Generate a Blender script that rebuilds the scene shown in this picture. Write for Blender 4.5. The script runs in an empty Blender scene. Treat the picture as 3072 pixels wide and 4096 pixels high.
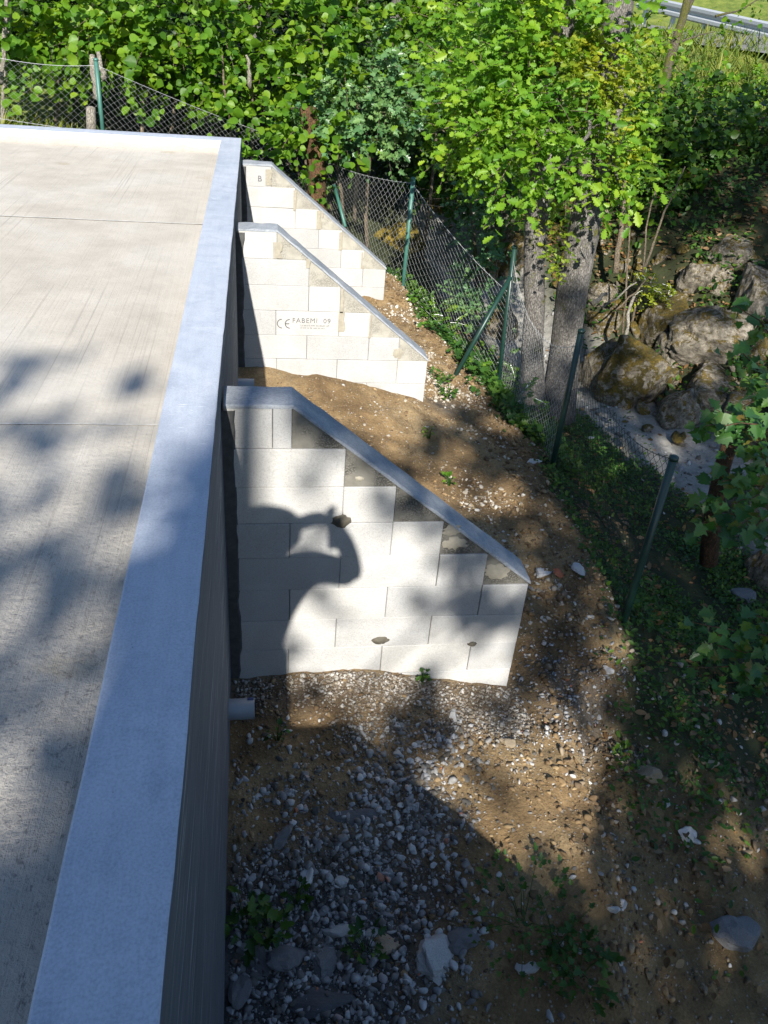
import bpy, bmesh, math
import numpy as np
from mathutils import Vector, Matrix, noise as mnoise

scene = bpy.context.scene
COL = scene.collection

# ------------------------------------------------------------------ camera
YAW, PIT, ROLL, FPX = 0.17822, 0.56510, -0.086247, 3253.7
CAM = np.array([0.1652, -3.2410, 1.4051])
_f = np.array([math.sin(YAW)*math.cos(PIT), math.cos(YAW)*math.cos(PIT), -math.sin(PIT)])
_r = np.array([math.cos(YAW), -math.sin(YAW), 0.0])
_d = np.cross(_f, _r)
_c, _s = math.cos(ROLL), math.sin(ROLL)
RGT, DWN, FWD = _c*_r + _s*_d, -_s*_r + _c*_d, _f
cam_data = bpy.data.cameras.new('camera')
cam_data.sensor_fit = 'VERTICAL'
cam_data.sensor_height = 36.0
cam_data.lens = 36.0*FPX/4096.0
cam_data.clip_start = 0.005
cam_data.clip_end = 600.0
cam = bpy.data.objects.new('camera', cam_data)
COL.objects.link(cam)
cam.matrix_world = Matrix(((RGT[0], -DWN[0], -FWD[0], CAM[0]), (RGT[1], -DWN[1], -FWD[1], CAM[1]),
                           (RGT[2], -DWN[2], -FWD[2], CAM[2]), (0, 0, 0, 1)))
scene.camera = cam

# ------------------------------------------------------------------ sky, sun, exposure
SUN = np.array([0.09597, 0.83034, -0.54894])          # direction the light travels
world = bpy.data.worlds.new('World')
scene.world = world
world.use_nodes = True
wn = world.node_tree
sky = wn.nodes.new('ShaderNodeTexSky')
sky.sky_type = 'NISHITA'
sky.sun_disc = False
sky.sun_elevation = math.radians(33.3)
sky.sun_rotation = math.radians(186.6)
sky.ozone_density = 3.5
sky.dust_density = 0.4
bgn = wn.nodes['Background']
bgn.inputs['Strength'].default_value = 0.088
wn.links.new(sky.outputs['Color'], bgn.inputs['Color'])
sl = bpy.data.lights.new('sun', 'SUN')
sl.energy = 5.0
sl.angle = math.radians(0.55)
sl.color = (1.0, 0.955, 0.875)
sun = bpy.data.objects.new('sun', sl)
COL.objects.link(sun)
sun.rotation_euler = Vector(SUN).to_track_quat('-Z', 'Y').to_euler()
sun.location = (-2, -20, 14)
scene.view_settings.view_transform = 'Standard'
scene.view_settings.look = 'None'
scene.view_settings.gamma = 1.0
scene.view_settings.exposure = 1.03
scene.view_settings.use_curve_mapping = False

# ------------------------------------------------------------------ helpers
rng = np.random.default_rng(7)

def ray(px, py):
    """view direction of a point of the picture (1659 x 2212 units)"""
    k = 3072.0/1659.0
    d = (px*k-1536.0)/FPX*RGT + (py*k-2048.0)/FPX*DWN + FWD
    return d/np.linalg.norm(d)

def at(px, py, Y):
    d = ray(px, py)
    return CAM + d*((Y-CAM[1])/d[1])

def tag(o, label=None, cat=None, group=None, kind=None):
    if label: o['label'] = label
    if cat: o['category'] = cat
    if group: o['group'] = group
    if kind: o['kind'] = kind
    return o

def empty(name, loc, label, cat, group=None):
    o = bpy.data.objects.new(name, None)
    COL.objects.link(o)
    o.location = loc
    o.empty_display_size = 0.1
    return tag(o, label, cat, group)

def link(name, me, parent=None, loc=None):
    """new object; children keep world coordinates of their mesh unless loc is given (then local)"""
    o = bpy.data.objects.new(name, me)
    COL.objects.link(o)
    if parent is not None:
        o.parent = parent
        o.location = loc if loc is not None else tuple(-world_loc(parent))
    elif loc is not None:
        o.location = loc
    return o

def world_loc(o):
    v = Vector(o.location)
    while o.parent is not None:
        o = o.parent
        v = v + Vector(o.location)
    return v

def mesh_np(name, V, loops, starts, mat, smooth=False):
    me = bpy.data.meshes.new(name)
    V = np.asarray(V, dtype=np.float32)
    me.vertices.add(len(V))
    me.vertices.foreach_set('co', V.ravel())
    me.loops.add(len(loops))
    me.loops.foreach_set('vertex_index', np.asarray(loops, dtype=np.int32))
    me.polygons.add(len(starts))
    me.polygons.foreach_set('loop_start', np.asarray(starts, dtype=np.int32))
    me.update(calc_edges=True)
    if smooth:
        me.polygons.foreach_set('use_smooth', np.ones(len(starts), dtype=bool))
    if mat is not None:
        me.materials.append(mat)
    return me

def mesh_py(name, V, F, mat, smooth=False):
    me = bpy.data.meshes.new(name)
    me.from_pydata([tuple(map(float, v)) for v in V], [], F)
    me.update()
    if smooth:
        for p in me.polygons: p.use_smooth = True
    if mat is not None:
        me.materials.append(mat)
    return me

def box_vf(x0, x1, y0, y1, z0, z1):
    V = [(x0,y0,z0),(x1,y0,z0),(x1,y1,z0),(x0,y1,z0),(x0,y0,z1),(x1,y0,z1),(x1,y1,z1),(x0,y1,z1)]
    F = [(0,3,2,1),(4,5,6,7),(0,1,5,4),(1,2,6,5),(2,3,7,6),(3,0,4,7)]
    return V, F

def bevel_box(name, sx, sy, sz, b, mat, seg=1):
    """box from the origin corner with bevelled edges"""
    bm = bmesh.new()
    V, F = box_vf(0, sx, 0, sy, 0, sz)
    vs = [bm.verts.new(v) for v in V]
    for f in F: bm.faces.new([vs[i] for i in f])
    bmesh.ops.bevel(bm, geom=bm.edges[:], offset=b, segments=seg, affect='EDGES', profile=0.5)
    me = bpy.data.meshes.new(name)
    bm.to_mesh(me); bm.free()
    me.materials.append(mat)
    return me

def prism_y(name, poly, y0, y1, mat, b=0.0):
    """polygon in x,z extruded along y"""
    bm = bmesh.new()
    a = [bm.verts.new((x, y0, z)) for x, z in poly]
    c = [bm.verts.new((x, y1, z)) for x, z in poly]
    n = len(poly)
    bm.faces.new(a); bm.faces.new(c[::-1])
    for i in range(n):
        bm.faces.new((a[i], c[i], c[(i+1) % n], a[(i+1) % n]))
    bmesh.ops.recalc_face_normals(bm, faces=bm.faces[:])
    if b > 0:
        bmesh.ops.bevel(bm, geom=bm.edges[:], offset=b, segments=1, affect='EDGES')
    me = bpy.data.meshes.new(name)
    bm.to_mesh(me); bm.free()
    me.materials.append(mat)
    return me

def tube_arrays(paths, radii, k=6, cap=True):
    """paths: list of (n,3); radii: list of (n,) -> V, loops, starts"""
    V, L, S = [], [], []
    base = 0; ls = 0
    ang = np.arange(k)*2*math.pi/k
    for P, R in zip(paths, radii):
        P = np.asarray(P, float); R = np.broadcast_to(np.asarray(R, float), (len(P),))
        T = np.gradient(P, axis=0)
        T /= np.linalg.norm(T, axis=1)[:, None] + 1e-12
        ref = np.array([0.13, 0.31, 0.94]) if abs(T[0, 2]) < 0.9 else np.array([0.97, 0.2, 0.1])
        A = np.cross(T, ref); A /= np.linalg.norm(A, axis=1)[:, None] + 1e-12
        B = np.cross(T, A)
        ring = P[:, None, :] + R[:, None, None]*(np.cos(ang)[None, :, None]*A[:, None, :] + np.sin(ang)[None, :, None]*B[:, None, :])
        V.append(ring.reshape(-1, 3))
        n = len(P)
        for i in range(n-1):
            for j in range(k):
                a = base+i*k+j; b = base+i*k+(j+1) % k
                L += [a, b, b+k, a+k]; S.append(ls); ls += 4
        if cap and k > 3:
            L += list(range(base+k-1, base-1, -1)); S.append(ls); ls += k
            L += list(range(base+(n-1)*k, base+n*k)); S.append(ls); ls += k
        base += n*k
    return np.concatenate(V), L, S

def tubes(name, paths, radii, mat, k=6, smooth=True):
    V, L, S = tube_arrays(paths, radii, k)
    return mesh_np(name, V, L, S, mat, smooth)

def wiggle(P, Q, n, amp, rg, sag=0.0):
    t = np.linspace(0, 1, n)[:, None]
    P = np.asarray(P, float); Q = np.asarray(Q, float)
    X = P + (Q-P)*t
    off = np.cumsum(rg.normal(0, 1, (n, 3)), axis=0)
    off -= off[0] + (off[-1]-off[0])*t
    X = X + off*amp/math.sqrt(n)
    X[:, 2] -= sag*4*(t*(1-t))[:, 0]
    return X

# value noise, vectorised
_perm = rng.random((64, 64, 3))
def vnoise(x, y, ch=0):
    xi = np.floor(x).astype(int); yi = np.floor(y).astype(int)
    fx = x-xi; fy = y-yi
    fx = fx*fx*(3-2*fx); fy = fy*fy*(3-2*fy)
    g = _perm[:, :, ch]
    a = g[xi % 64, yi % 64]; b = g[(xi+1) % 64, yi % 64]; c = g[xi % 64, (yi+1) % 64]; d = g[(xi+1) % 64, (yi+1) % 64]
    return (a*(1-fx)+b*fx)*(1-fy) + (c*(1-fx)+d*fx)*fy - 0.5

# ------------------------------------------------------------------ materials
def new_mat(name):
    m = bpy.data.materials.new(name)
    m.use_nodes = True
    nt = m.node_tree
    return m, nt, nt.nodes['Principled BSDF']

def N(nt, t, **kw):
    n = nt.nodes.new(t)
    for k, v in kw.items():
        if k in n.inputs: n.inputs[k].default_value = v
        else: setattr(n, k, v)
    return n

def ramp(nt, src, stops):
    r = nt.nodes.new('ShaderNodeValToRGB')
    el = r.color_ramp.elements
    while len(el) > 2: el.remove(el[-1])
    while len(el) < len(stops): el.new(0.5)
    for e, (p, c) in zip(el, stops):
        e.position = p
        e.color = (*c, 1) if len(c) == 3 else c
    nt.links.new(src, r.inputs[0])
    return r.outputs[0]

def noise_tex(nt, scale, detail=4, rough=0.55, vec=None, dist=0.0):
    n = N(nt, 'ShaderNodeTexNoise', Scale=scale, Detail=detail, Roughness=rough, Distortion=dist)
    if vec is not None: nt.links.new(vec, n.inputs['Vector'])
    return n.outputs['Fac']

def coords(nt, scale=(1, 1, 1), which='Object', rot=(0, 0, 0)):
    tc = nt.nodes.new('ShaderNodeTexCoord')
    mp = nt.nodes.new('ShaderNodeMapping')
    mp.inputs['Scale'].default_value = scale
    mp.inputs['Rotation'].default_value = rot
    nt.links.new(tc.outputs[which], mp.inputs['Vector'])
    return mp.outputs['Vector']

def mixc(nt, a, b, fac, mode='MIX'):
    m = nt.nodes.new('ShaderNodeMix')
    m.data_type = 'RGBA'; m.blend_type = mode
    for sock, v in ((m.inputs[0], fac), (m.inputs[6], a), (m.inputs[7], b)):
        if hasattr(v, 'is_linked'): nt.links.new(v, sock)
        elif isinstance(v, (int, float)): sock.default_value = v
        else: sock.default_value = (*v, 1)
    return m.outputs[2]

def mathn(nt, op, a, b=0.0):
    m = nt.nodes.new('ShaderNodeMath'); m.operation = op
    for sock, v in ((m.inputs[0], a), (m.inputs[1], b)):
        if hasattr(v, 'is_linked'): nt.links.new(v, sock)
        else: sock.default_value = v
    return m.outputs[0]

def bump(nt, bsdf, h, strength=0.5, dist=0.01, prev=None):
    b = nt.nodes.new('ShaderNodeBump')
    b.inputs['Strength'].default_value = strength
    b.inputs['Distance'].default_value = dist
    nt.links.new(h, b.inputs['Height'])
    if prev is not None: nt.links.new(prev, b.inputs['Normal'])
    nt.links.new(b.outputs[0], bsdf.inputs['Normal'])
    return b.outputs[0]

def rnd_obj(nt):
    return nt.nodes.new('ShaderNodeObjectInfo').outputs['Random']

def rnd_isl(nt):
    return nt.nodes.new('ShaderNodeNewGeometry').outputs['Random Per Island']

def mat_simple(name, col, rough=0.8, metal=0.0, var=0.15, nscale=20, bmp=0.2, spec=0.5):
    m, nt, b = new_mat(name)
    v = coords(nt)
    n = noise_tex(nt, nscale, 5, 0.6, v)
    dark = tuple(c*(1-var) for c in col); lite = tuple(min(1, c*(1+var)) for c in col)
    nt.links.new(ramp(nt, n, [(0.3, dark), (0.7, lite)]), b.inputs['Base Color'])
    b.inputs['Roughness'].default_value = rough
    b.inputs['Metallic'].default_value = metal
    b.inputs['Specular IOR Level'].default_value = spec
    bump(nt, b, n, bmp, 0.004)
    return m

# smooth trowelled concrete of the kerb and retaining wall
def mat_kerb():
    m, nt, b = new_mat('kerb_concrete')
    v = coords(nt)
    big = noise_tex(nt, 1.7, 5, 0.6, v, 0.4)
    streak = noise_tex(nt, 6.0, 5, 0.65, coords(nt, (4.0, 0.35, 1.0)))
    fine = noise_tex(nt, 160, 3, 0.6, v)
    c = ramp(nt, big, [(0.3, (0.38, 0.42, 0.485)), (0.7, (0.47, 0.50, 0.565))])
    c = mixc(nt, c, ramp(nt, streak, [(0.35, (0.80, 0.80, 0.82)), (0.7, (1, 1, 1))]), 0.6, 'MULTIPLY')
    # chalky scuffs running across
    sc = noise_tex(nt, 18.0, 2, 0.5, coords(nt, (0.55, 5.5, 1)))
    sel = noise_tex(nt, 1.1, 1, 0.5, v)
    k = mathn(nt, 'MULTIPLY', ramp(nt, sc, [(0.66, (0, 0, 0)), (0.74, (1, 1, 1))]), ramp(nt, sel, [(0.48, (0, 0, 0)), (0.58, (1, 1, 1))]))
    c = mixc(nt, c, (0.80, 0.80, 0.82), mathn(nt, 'MULTIPLY', k, 0.9))
    pits = N(nt, 'ShaderNodeTexVoronoi', Scale=38.0)
    nt.links.new(v, pits.inputs['Vector'])
    pm = ramp(nt, pits.outputs['Distance'], [(0.05, (1, 1, 1)), (0.09, (0, 0, 0))])
    pm = mathn(nt, 'MULTIPLY', pm, ramp(nt, noise_tex(nt, 5, 2, 0.5, v), [(0.55, (0, 0, 0)), (0.62, (1, 1, 1))]))
    c = mixc(nt, c, (0.13, 0.13, 0.13), mathn(nt, 'MULTIPLY', pm, 0.7))
    sp = nt.nodes.new('ShaderNodeSeparateXYZ'); nt.links.new(v, sp.inputs[0])
    foot = N(nt, 'ShaderNodeMapRange'); nt.links.new(mathn(nt, 'ADD', sp.outputs['Z'], mathn(nt, 'MULTIPLY', noise_tex(nt, 3, 3, 0.6, v), 0.06)), foot.inputs[0])
    for i, q in enumerate((0.012, -0.05, 0.0, 0.75)): foot.inputs[i+1].default_value = q
    c = mixc(nt, c, (0.34, 0.295, 0.225), foot.outputs[0])
    nt.links.new(c, b.inputs['Base Color'])
    b.inputs['Roughness'].default_value = 0.62
    c = mixc(nt, c, ramp(nt, fine, [(0.32, (0.78, 0.79, 0.80)), (0.62, (1.06, 1.06, 1.06))]), 0.8, 'MULTIPLY')
    blot = noise_tex(nt, 7, 6, 0.7, v, 0.8)
    c = mixc(nt, c, ramp(nt, blot, [(0.34, (0.80, 0.82, 0.84)), (0.5, (1, 1, 1)), (0.7, (1.08, 1.07, 1.06))]), 0.6, 'MULTIPLY')
    nt.links.new(c, b.inputs['Base Color'])
    p = bump(nt, b, streak, 0.25, 0.005)
    bump(nt, b, fine, 0.3, 0.003, p)
    return m

# formwork face of the retaining wall: vertical grain with lime runs
def mat_wallface():
    m, nt, b = new_mat('formed_concrete')
    v = coords(nt)
    board = noise_tex(nt, 5.0, 6, 0.7, coords(nt, (1, 0.25, 5.0)))
    big = noise_tex(nt, 2.0, 4, 0.6, v)
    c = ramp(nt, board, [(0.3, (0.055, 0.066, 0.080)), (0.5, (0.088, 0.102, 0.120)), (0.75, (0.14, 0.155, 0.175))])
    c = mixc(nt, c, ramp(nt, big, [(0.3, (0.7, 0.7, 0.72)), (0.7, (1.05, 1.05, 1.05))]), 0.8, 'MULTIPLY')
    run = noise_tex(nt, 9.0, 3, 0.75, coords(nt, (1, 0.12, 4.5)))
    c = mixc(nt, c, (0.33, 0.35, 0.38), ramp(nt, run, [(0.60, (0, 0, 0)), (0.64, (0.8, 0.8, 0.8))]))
    nt.links.new(c, b.inputs['Base Color'])
    b.inputs['Roughness'].default_value = 0.8
    p = bump(nt, b, board, 0.5, 0.006)
    bump(nt, b, noise_tex(nt, 90, 3, 0.6, v), 0.2, 0.003, p)
    return m

# broom finished deck
def mat_deck():
    m, nt, b = new_mat('broomed_concrete')
    v = coords(nt)
    vb = coords(nt, (62.0, 0.34, 1.0), rot=(0, 0, math.radians(2.0)))
    broom = noise_tex(nt, 1.0, 5, 0.7, vb, 0.12)
    rub = noise_tex(nt, 42, 5, 0.7, v)
    big = noise_tex(nt, 0.9, 5, 0.6, v, 0.6)
    mid = noise_tex(nt, 5.0, 4, 0.6, v)
    c = ramp(nt, big, [(0.3, (0.40, 0.36, 0.305)), (0.5, (0.46, 0.42, 0.36)), (0.72, (0.50, 0.47, 0.42))])
    c = mixc(nt, c, ramp(nt, mid, [(0.3, (0.86, 0.86, 0.86)), (0.65, (1.04, 1.04, 1.04))]), 0.8, 'MULTIPLY')
    # dark laitance lines left by the broom
    bl = ramp(nt, broom, [(0.36, (1, 1, 1)), (0.44, (0, 0, 0))])
    sel = ramp(nt, noise_tex(nt, 0.8, 2, 0.5, coords(nt, (1.6, 0.7, 1))), [(0.45, (0.06, 0.06, 0.06)), (0.68, (0.9, 0.9, 0.9))])
    c = mixc(nt, c, (0.15, 0.135, 0.12), mathn(nt, 'MULTIPLY', mathn(nt, 'MULTIPLY', bl, sel), 0.6))
    # rougher, pitted surface in the bay by the camera (y < -0.2)
    sx = nt.nodes.new('ShaderNodeSeparateXYZ'); nt.links.new(v, sx.inputs[0])
    near = N(nt, 'ShaderNodeMapRange'); nt.links.new(sx.outputs['Y'], near.inputs[0])
    for i, q in enumerate((-0.1, -2.0, 0.0, 1.0)): near.inputs[i+1].default_value = q
    pits = ramp(nt, noise_tex(nt, 60, 4, 0.75, coords(nt, (1, 0.6, 1))), [(0.36, (1, 1, 1)), (0.44, (0, 0, 0))])
    pk = mathn(nt, 'MULTIPLY', pits, mathn(nt, 'ADD', mathn(nt, 'MULTIPLY', near.outputs[0], 0.75), 0.06))
    c = mixc(nt, c, (0.11, 0.10, 0.095), mathn(nt, 'MULTIPLY', pk, 0.8))
    c = mixc(nt, c, mixc(nt, c, (0.84, 0.86, 0.90), 1.0, 'MULTIPLY'), near.outputs[0])  # near end also greyed and cooled: shade put into the concrete colour
    st = N(nt, 'ShaderNodeTexVoronoi', Scale=1.3, Randomness=1.0); nt.links.new(v, st.inputs['Vector'])
    stm = ramp(nt, mathn(nt, 'ADD', st.outputs['Distance'], mathn(nt, 'MULTIPLY', noise_tex(nt, 9, 3, 0.6, v), 0.25)), [(0.17, (1, 1, 1)), (0.25, (0, 0, 0))])
    c = mixc(nt, c, (0.30, 0.235, 0.13), mathn(nt, 'MULTIPLY', stm, 0.45))
    nt.links.new(c, b.inputs['Base Color'])
    b.inputs['Roughness'].default_value = 0.9
    p = bump(nt, b, broom, 0.6, 0.012)
    hs = mathn(nt, 'MULTIPLY', rub, mathn(nt, 'ADD', mathn(nt, 'MULTIPLY', near.outputs[0], 1.2), 0.35))
    bump(nt, b, hs, 0.65, 0.014, p)
    return m

def mat_block():
    m, nt, b = new_mat('aggregate_block')
    v = coords(nt, which='Object')
    oi = nt.nodes.new('ShaderNodeObjectInfo')
    off = nt.nodes.new('ShaderNodeVectorMath'); off.operation = 'ADD'
    nt.links.new(v, off.inputs[0]); nt.links.new(oi.outputs['Location'], off.inputs[1])
    v = off.outputs[0]
    big = noise_tex(nt, 4, 4, 0.6, v, 0.3)
    fine = noise_tex(nt, 130, 4, 0.7, v)
    tint = ramp(nt, oi.outputs['Random'], [(0.0, (0.375, 0.375, 0.372)), (0.5, (0.425, 0.42, 0.41)), (1.0, (0.46, 0.45, 0.43))])
    c = mixc(nt, tint, ramp(nt, big, [(0.25, (0.80, 0.79, 0.77)), (0.7, (1.05, 1.05, 1.05))]), 0.7, 'MULTIPLY')
    c = mixc(nt, c, ramp(nt, fine, [(0.3, (0.78, 0.78, 0.78)), (0.6, (1.05, 1.05, 1.05))]), 0.8, 'MULTIPLY')
    damp = noise_tex(nt, 2.6, 3, 0.6, v)
    c = mixc(nt, c, (0.25, 0.235, 0.20), mathn(nt, 'MULTIPLY', ramp(nt, damp, [(0.62, (0, 0, 0)), (0.74, (1, 1, 1))]), 0.45))
    nt.links.new(c, b.inputs['Base Color'])
    b.inputs['Roughness'].default_value = 0.92
    pv = N(nt, 'ShaderNodeTexVoronoi', Scale=150.0); nt.links.new(v, pv.inputs['Vector'])
    pore = ramp(nt, pv.outputs['Distance'], [(0.08, (0, 0, 0)), (0.3, (1, 1, 1))])
    nt.links.new(mixc(nt, c, mixc(nt, (0.45, 0.44, 0.42), (1, 1, 1), pore), 0.6, 'MULTIPLY'), b.inputs['Base Color'])
    p = bump(nt, b, fine, 0.5, 0.005)
    bump(nt, b, pore, 0.4, 0.004, p)
    return m

def mat_infill(name, lo, hi, honey):
    m, nt, b = new_mat(name)
    v = coords(nt)
    big = noise_tex(nt, 9, 4, 0.6, v, 0.4)
    vo = N(nt, 'ShaderNodeTexVoronoi', Scale=115.0); nt.links.new(v, vo.inputs['Vector'])
    patch = ramp(nt, noise_tex(nt, 7, 2, 0.5, v), [(0.42, (0, 0, 0)), (0.56, (1, 1, 1))])
    c = ramp(nt, big, [(0.3, lo), (0.7, hi)])
    ag = ramp(nt, vo.outputs['Distance'], [(0.1, tuple(min(1, x*1.5) for x in hi)), (0.55, tuple(x*0.35 for x in lo))])
    c = mixc(nt, c, ag, mathn(nt, 'MULTIPLY', patch, honey))
    nt.links.new(c, b.inputs['Base Color'])
    b.inputs['Roughness'].default_value = 0.9
    h = mathn(nt, 'MULTIPLY', mathn(nt, 'MULTIPLY', vo.outputs['Distance'], patch), -honey)
    p = bump(nt, b, h, 1.0, 0.012)
    bump(nt, b, noise_tex(nt, 70, 4, 0.65, v), 0.4, 0.004, p)
    return m

def mat_coping():
    m, nt, b = new_mat('cast_coping')
    v = coords(nt)
    big = noise_tex(nt, 7, 5, 0.65, v, 0.3)
    fine = noise_tex(nt, 90, 4, 0.7, v)
    c = ramp(nt, big, [(0.3, (0.20, 0.22, 0.25)), (0.55, (0.29, 0.31, 0.335)), (0.75, (0.40, 0.41, 0.42))])
    c = mixc(nt, c, ramp(nt, fine, [(0.32, (0.6, 0.6, 0.6)), (0.6, (1.08, 1.08, 1.08))]), 0.7, 'MULTIPLY')
    nt.links.new(c, b.inputs['Base Color'])
    b.inputs['Roughness'].default_value = 0.85
    bump(nt, b, fine, 0.5, 0.005)
    return m

def mat_ground():
    m, nt, b = new_mat('bank_soil')
    v = coords(nt)
    big = noise_tex(nt, 1.3, 5, 0.65, v, 0.5)
    mid = noise_tex(nt, 8, 6, 0.7, v, 0.3)
    fine = noise_tex(nt, 70, 5, 0.75, v)
    soil = ramp(nt, big, [(0.28, (0.13, 0.083, 0.042)), (0.48, (0.255, 0.175, 0.09)), (0.7, (0.40, 0.305, 0.175))])
    soil = mixc(nt, soil, ramp(nt, mid, [(0.3, (0.62, 0.6, 0.58)), (0.7, (1.15, 1.12, 1.05))]), 0.85, 'MULTIPLY')
    soil = mixc(nt, soil, ramp(nt, fine, [(0.32, (0.55, 0.53, 0.5)), (0.58, (1.0, 1.0, 1.0)), (0.72, (1.5, 1.5, 1.5))]), 0.8, 'MULTIPLY')
    vo = N(nt, 'ShaderNodeTexVoronoi', Scale=42.0, Randomness=1.0); nt.links.new(v, vo.inputs['Vector'])
    grit = ramp(nt, vo.outputs['Distance'], [(0.18, (1, 1, 1)), (0.3, (0, 0, 0))])
    gsel = ramp(nt, vo.outputs['Color'], [(0.62, (0, 0, 0)), (0.66, (1, 1, 1))])
    gk = mathn(nt, 'MULTIPLY', grit, gsel)
    soil = mixc(nt, soil, (0.34, 0.31, 0.27), mathn(nt, 'MULTIPLY', gk, 0.8))
    def attr(n):
        a = nt.nodes.new('ShaderNodeAttribute'); a.attribute_name = n
        return a.outputs['Fac']
    rub = mixc(nt, (0.055, 0.050, 0.044), (0.13, 0.122, 0.112), ramp(nt, mid, [(0.35, (0, 0, 0)), (0.65, (1, 1, 1))]))
    rub = mixc(nt, rub, ramp(nt, fine, [(0.32, (0.5, 0.5, 0.5)), (0.7, (1.3, 1.3, 1.3))]), 0.8, 'MULTIPLY')
    c = mixc(nt, soil, rub, attr('rubble'))
    veg = ramp(nt, mid, [(0.3, (0.018, 0.020, 0.010)), (0.55, (0.035, 0.042, 0.016)), (0.75, (0.055, 0.048, 0.026))])
    c = mixc(nt, c, veg, attr('veg'))
    bed = mixc(nt, (0.20, 0.19, 0.17), (0.40, 0.38, 0.34), ramp(nt, mid, [(0.3, (0, 0, 0)), (0.7, (1, 1, 1))]))
    bed = mixc(nt, bed, ramp(nt, fine, [(0.32, (0.6, 0.6, 0.6)), (0.7, (1.2, 1.2, 1.2))]), 0.7, 'MULTIPLY')
    c = mixc(nt, c, bed, attr('bed'))
    mead = ramp(nt, noise_tex(nt, 3, 5, 0.7, v), [(0.3, (0.06, 0.10, 0.014)), (0.7, (0.20, 0.23, 0.045))])
    c = mixc(nt, c, mead, attr('meadow'))
    nt.links.new(c, b.inputs['Base Color'])
    b.inputs['Roughness'].default_value = 0.95
    b.inputs['Specular IOR Level'].default_value = 0.25
    p = bump(nt, b, mid, 0.5, 0.05)
    p = bump(nt, b, fine, 0.7, 0.014, p)
    bump(nt, b, gk, 0.6, 0.012, p)
    return m

def mat_stone(name, stops, per='island', nscale=30, rough=0.9):
    m, nt, b = new_mat(name)
    v = coords(nt)
    r = rnd_isl(nt) if per == 'island' else rnd_obj(nt)
    n = noise_tex(nt, nscale, 5, 0.65, v)
    c = ramp(nt, r, stops)
    c = mixc(nt, c, ramp(nt, n, [(0.3, (0.6, 0.59, 0.57)), (0.65, (1.12, 1.12, 1.12))]), 0.85, 'MULTIPLY')
    nt.links.new(c, b.inputs['Base Color'])
    b.inputs['Roughness'].default_value = rough
    bump(nt, b, n, 0.5, 0.008)
    return m

def mat_boulder(name, moss):
    m, nt, b = new_mat(name)
    v = coords(nt)
    oi = nt.nodes.new('ShaderNodeObjectInfo')
    off = nt.nodes.new('ShaderNodeVectorMath'); off.operation = 'ADD'
    nt.links.new(v, off.inputs[0]); nt.links.new(oi.outputs['Location'], off.inputs[1])
    v = off.outputs[0]
    n1 = noise_tex(nt, 5.5, 8, 0.72, v, 0.3)
    n2 = noise_tex(nt, 24, 7, 0.75, v, 0.1)
    n3 = noise_tex(nt, 5.0, 6, 0.75, v, 0.4)
    c = ramp(nt, n1, [(0.30, (0.045, 0.042, 0.036)), (0.40, (0.14, 0.128, 0.11)), (0.52, (0.28, 0.26, 0.225)), (0.62, (0.46, 0.43, 0.39)), (0.75, (0.56, 0.54, 0.49))])
    c = mixc(nt, c, ramp(nt, n2, [(0.3, (0.5, 0.5, 0.5)), (0.65, (1.2, 1.2, 1.2))]), 0.8, 'MULTIPLY')
    br = 1.9 if moss > 1.5 else 1.0
    mc = ramp(nt, mathn(nt, 'ADD', mathn(nt, 'MULTIPLY', n2, .6), mathn(nt, 'MULTIPLY', noise_tex(nt, 2.5, 3, .6, v), .4)), [(0.36, (0.03*br, 0.028*br, 0.006)), (0.48, (0.075*br, 0.06*br, 0.010)), (0.56, (0.15*br, 0.11*br, 0.015)), (0.64, (0.24*br, 0.15*br, 0.022))])
    geo = nt.nodes.new('ShaderNodeNewGeometry')
    sep = nt.nodes.new('ShaderNodeSeparateXYZ'); nt.links.new(geo.outputs['Normal'], sep.inputs[0])
    k = mathn(nt, 'ADD', n3, mathn(nt, 'MULTIPLY', sep.outputs['Z'], 0.09))
    t = 0.62 - 0.16*moss
    c = mixc(nt, c, mc, ramp(nt, k, [(t, (0, 0, 0)), (t+0.07, (1, 1, 1))]))
    nt.links.new(c, b.inputs['Base Color'])
    b.inputs['Roughness'].default_value = 0.92
    c = mixc(nt, c, (1.22, 1.15, 1.02), 1.0, 'MULTIPLY')
    nt.links.new(c, b.inputs['Base Color'])
    p = bump(nt, b, n1, 1.0, 0.10)
    bump(nt, b, n2, 0.9, 0.05, p)
    return m

def mat_leaf(name, stops, trans=0.45, rough=0.45):
    m, nt, b = new_mat(name)
    r = rnd_isl(nt)
    c = ramp(nt, r, stops)
    n = noise_tex(nt, 40, 3, 0.6, coords(nt))
    c = mixc(nt, c, ramp(nt, n, [(0.3, (0.8, 0.82, 0.8)), (0.7, (1.1, 1.1, 1.05))]), 0.7, 'MULTIPLY')
    age = noise_tex(nt, 1.6, 3, 0.6, coords(nt))
    c = mixc(nt, c, ramp(nt, age, [(0.36, (0.72, 0.86, 1.0)), (0.5, (1, 1, 1)), (0.64, (1.35, 1.15, 0.85))]), 0.9, 'MULTIPLY')
    nt.links.new(c, b.inputs['Base Color'])
    b.inputs['Roughness'].default_value = rough
    b.inputs['Specular IOR Level'].default_value = 0.35
    tr = nt.nodes.new('ShaderNodeBsdfTranslucent')
    nt.links.new(mixc(nt, c, (1.25, 1.15, 0.55), 1.0, 'MULTIPLY'), tr.inputs['Color'])
    mx = nt.nodes.new('ShaderNodeMixShader')
    mx.inputs[0].default_value = trans
    nt.links.new(b.outputs[0], mx.inputs[1]); nt.links.new(tr.outputs[0], mx.inputs[2])
    nt.links.new(mx.outputs[0], nt.nodes['Material Output'].inputs['Surface'])
    return m

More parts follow.
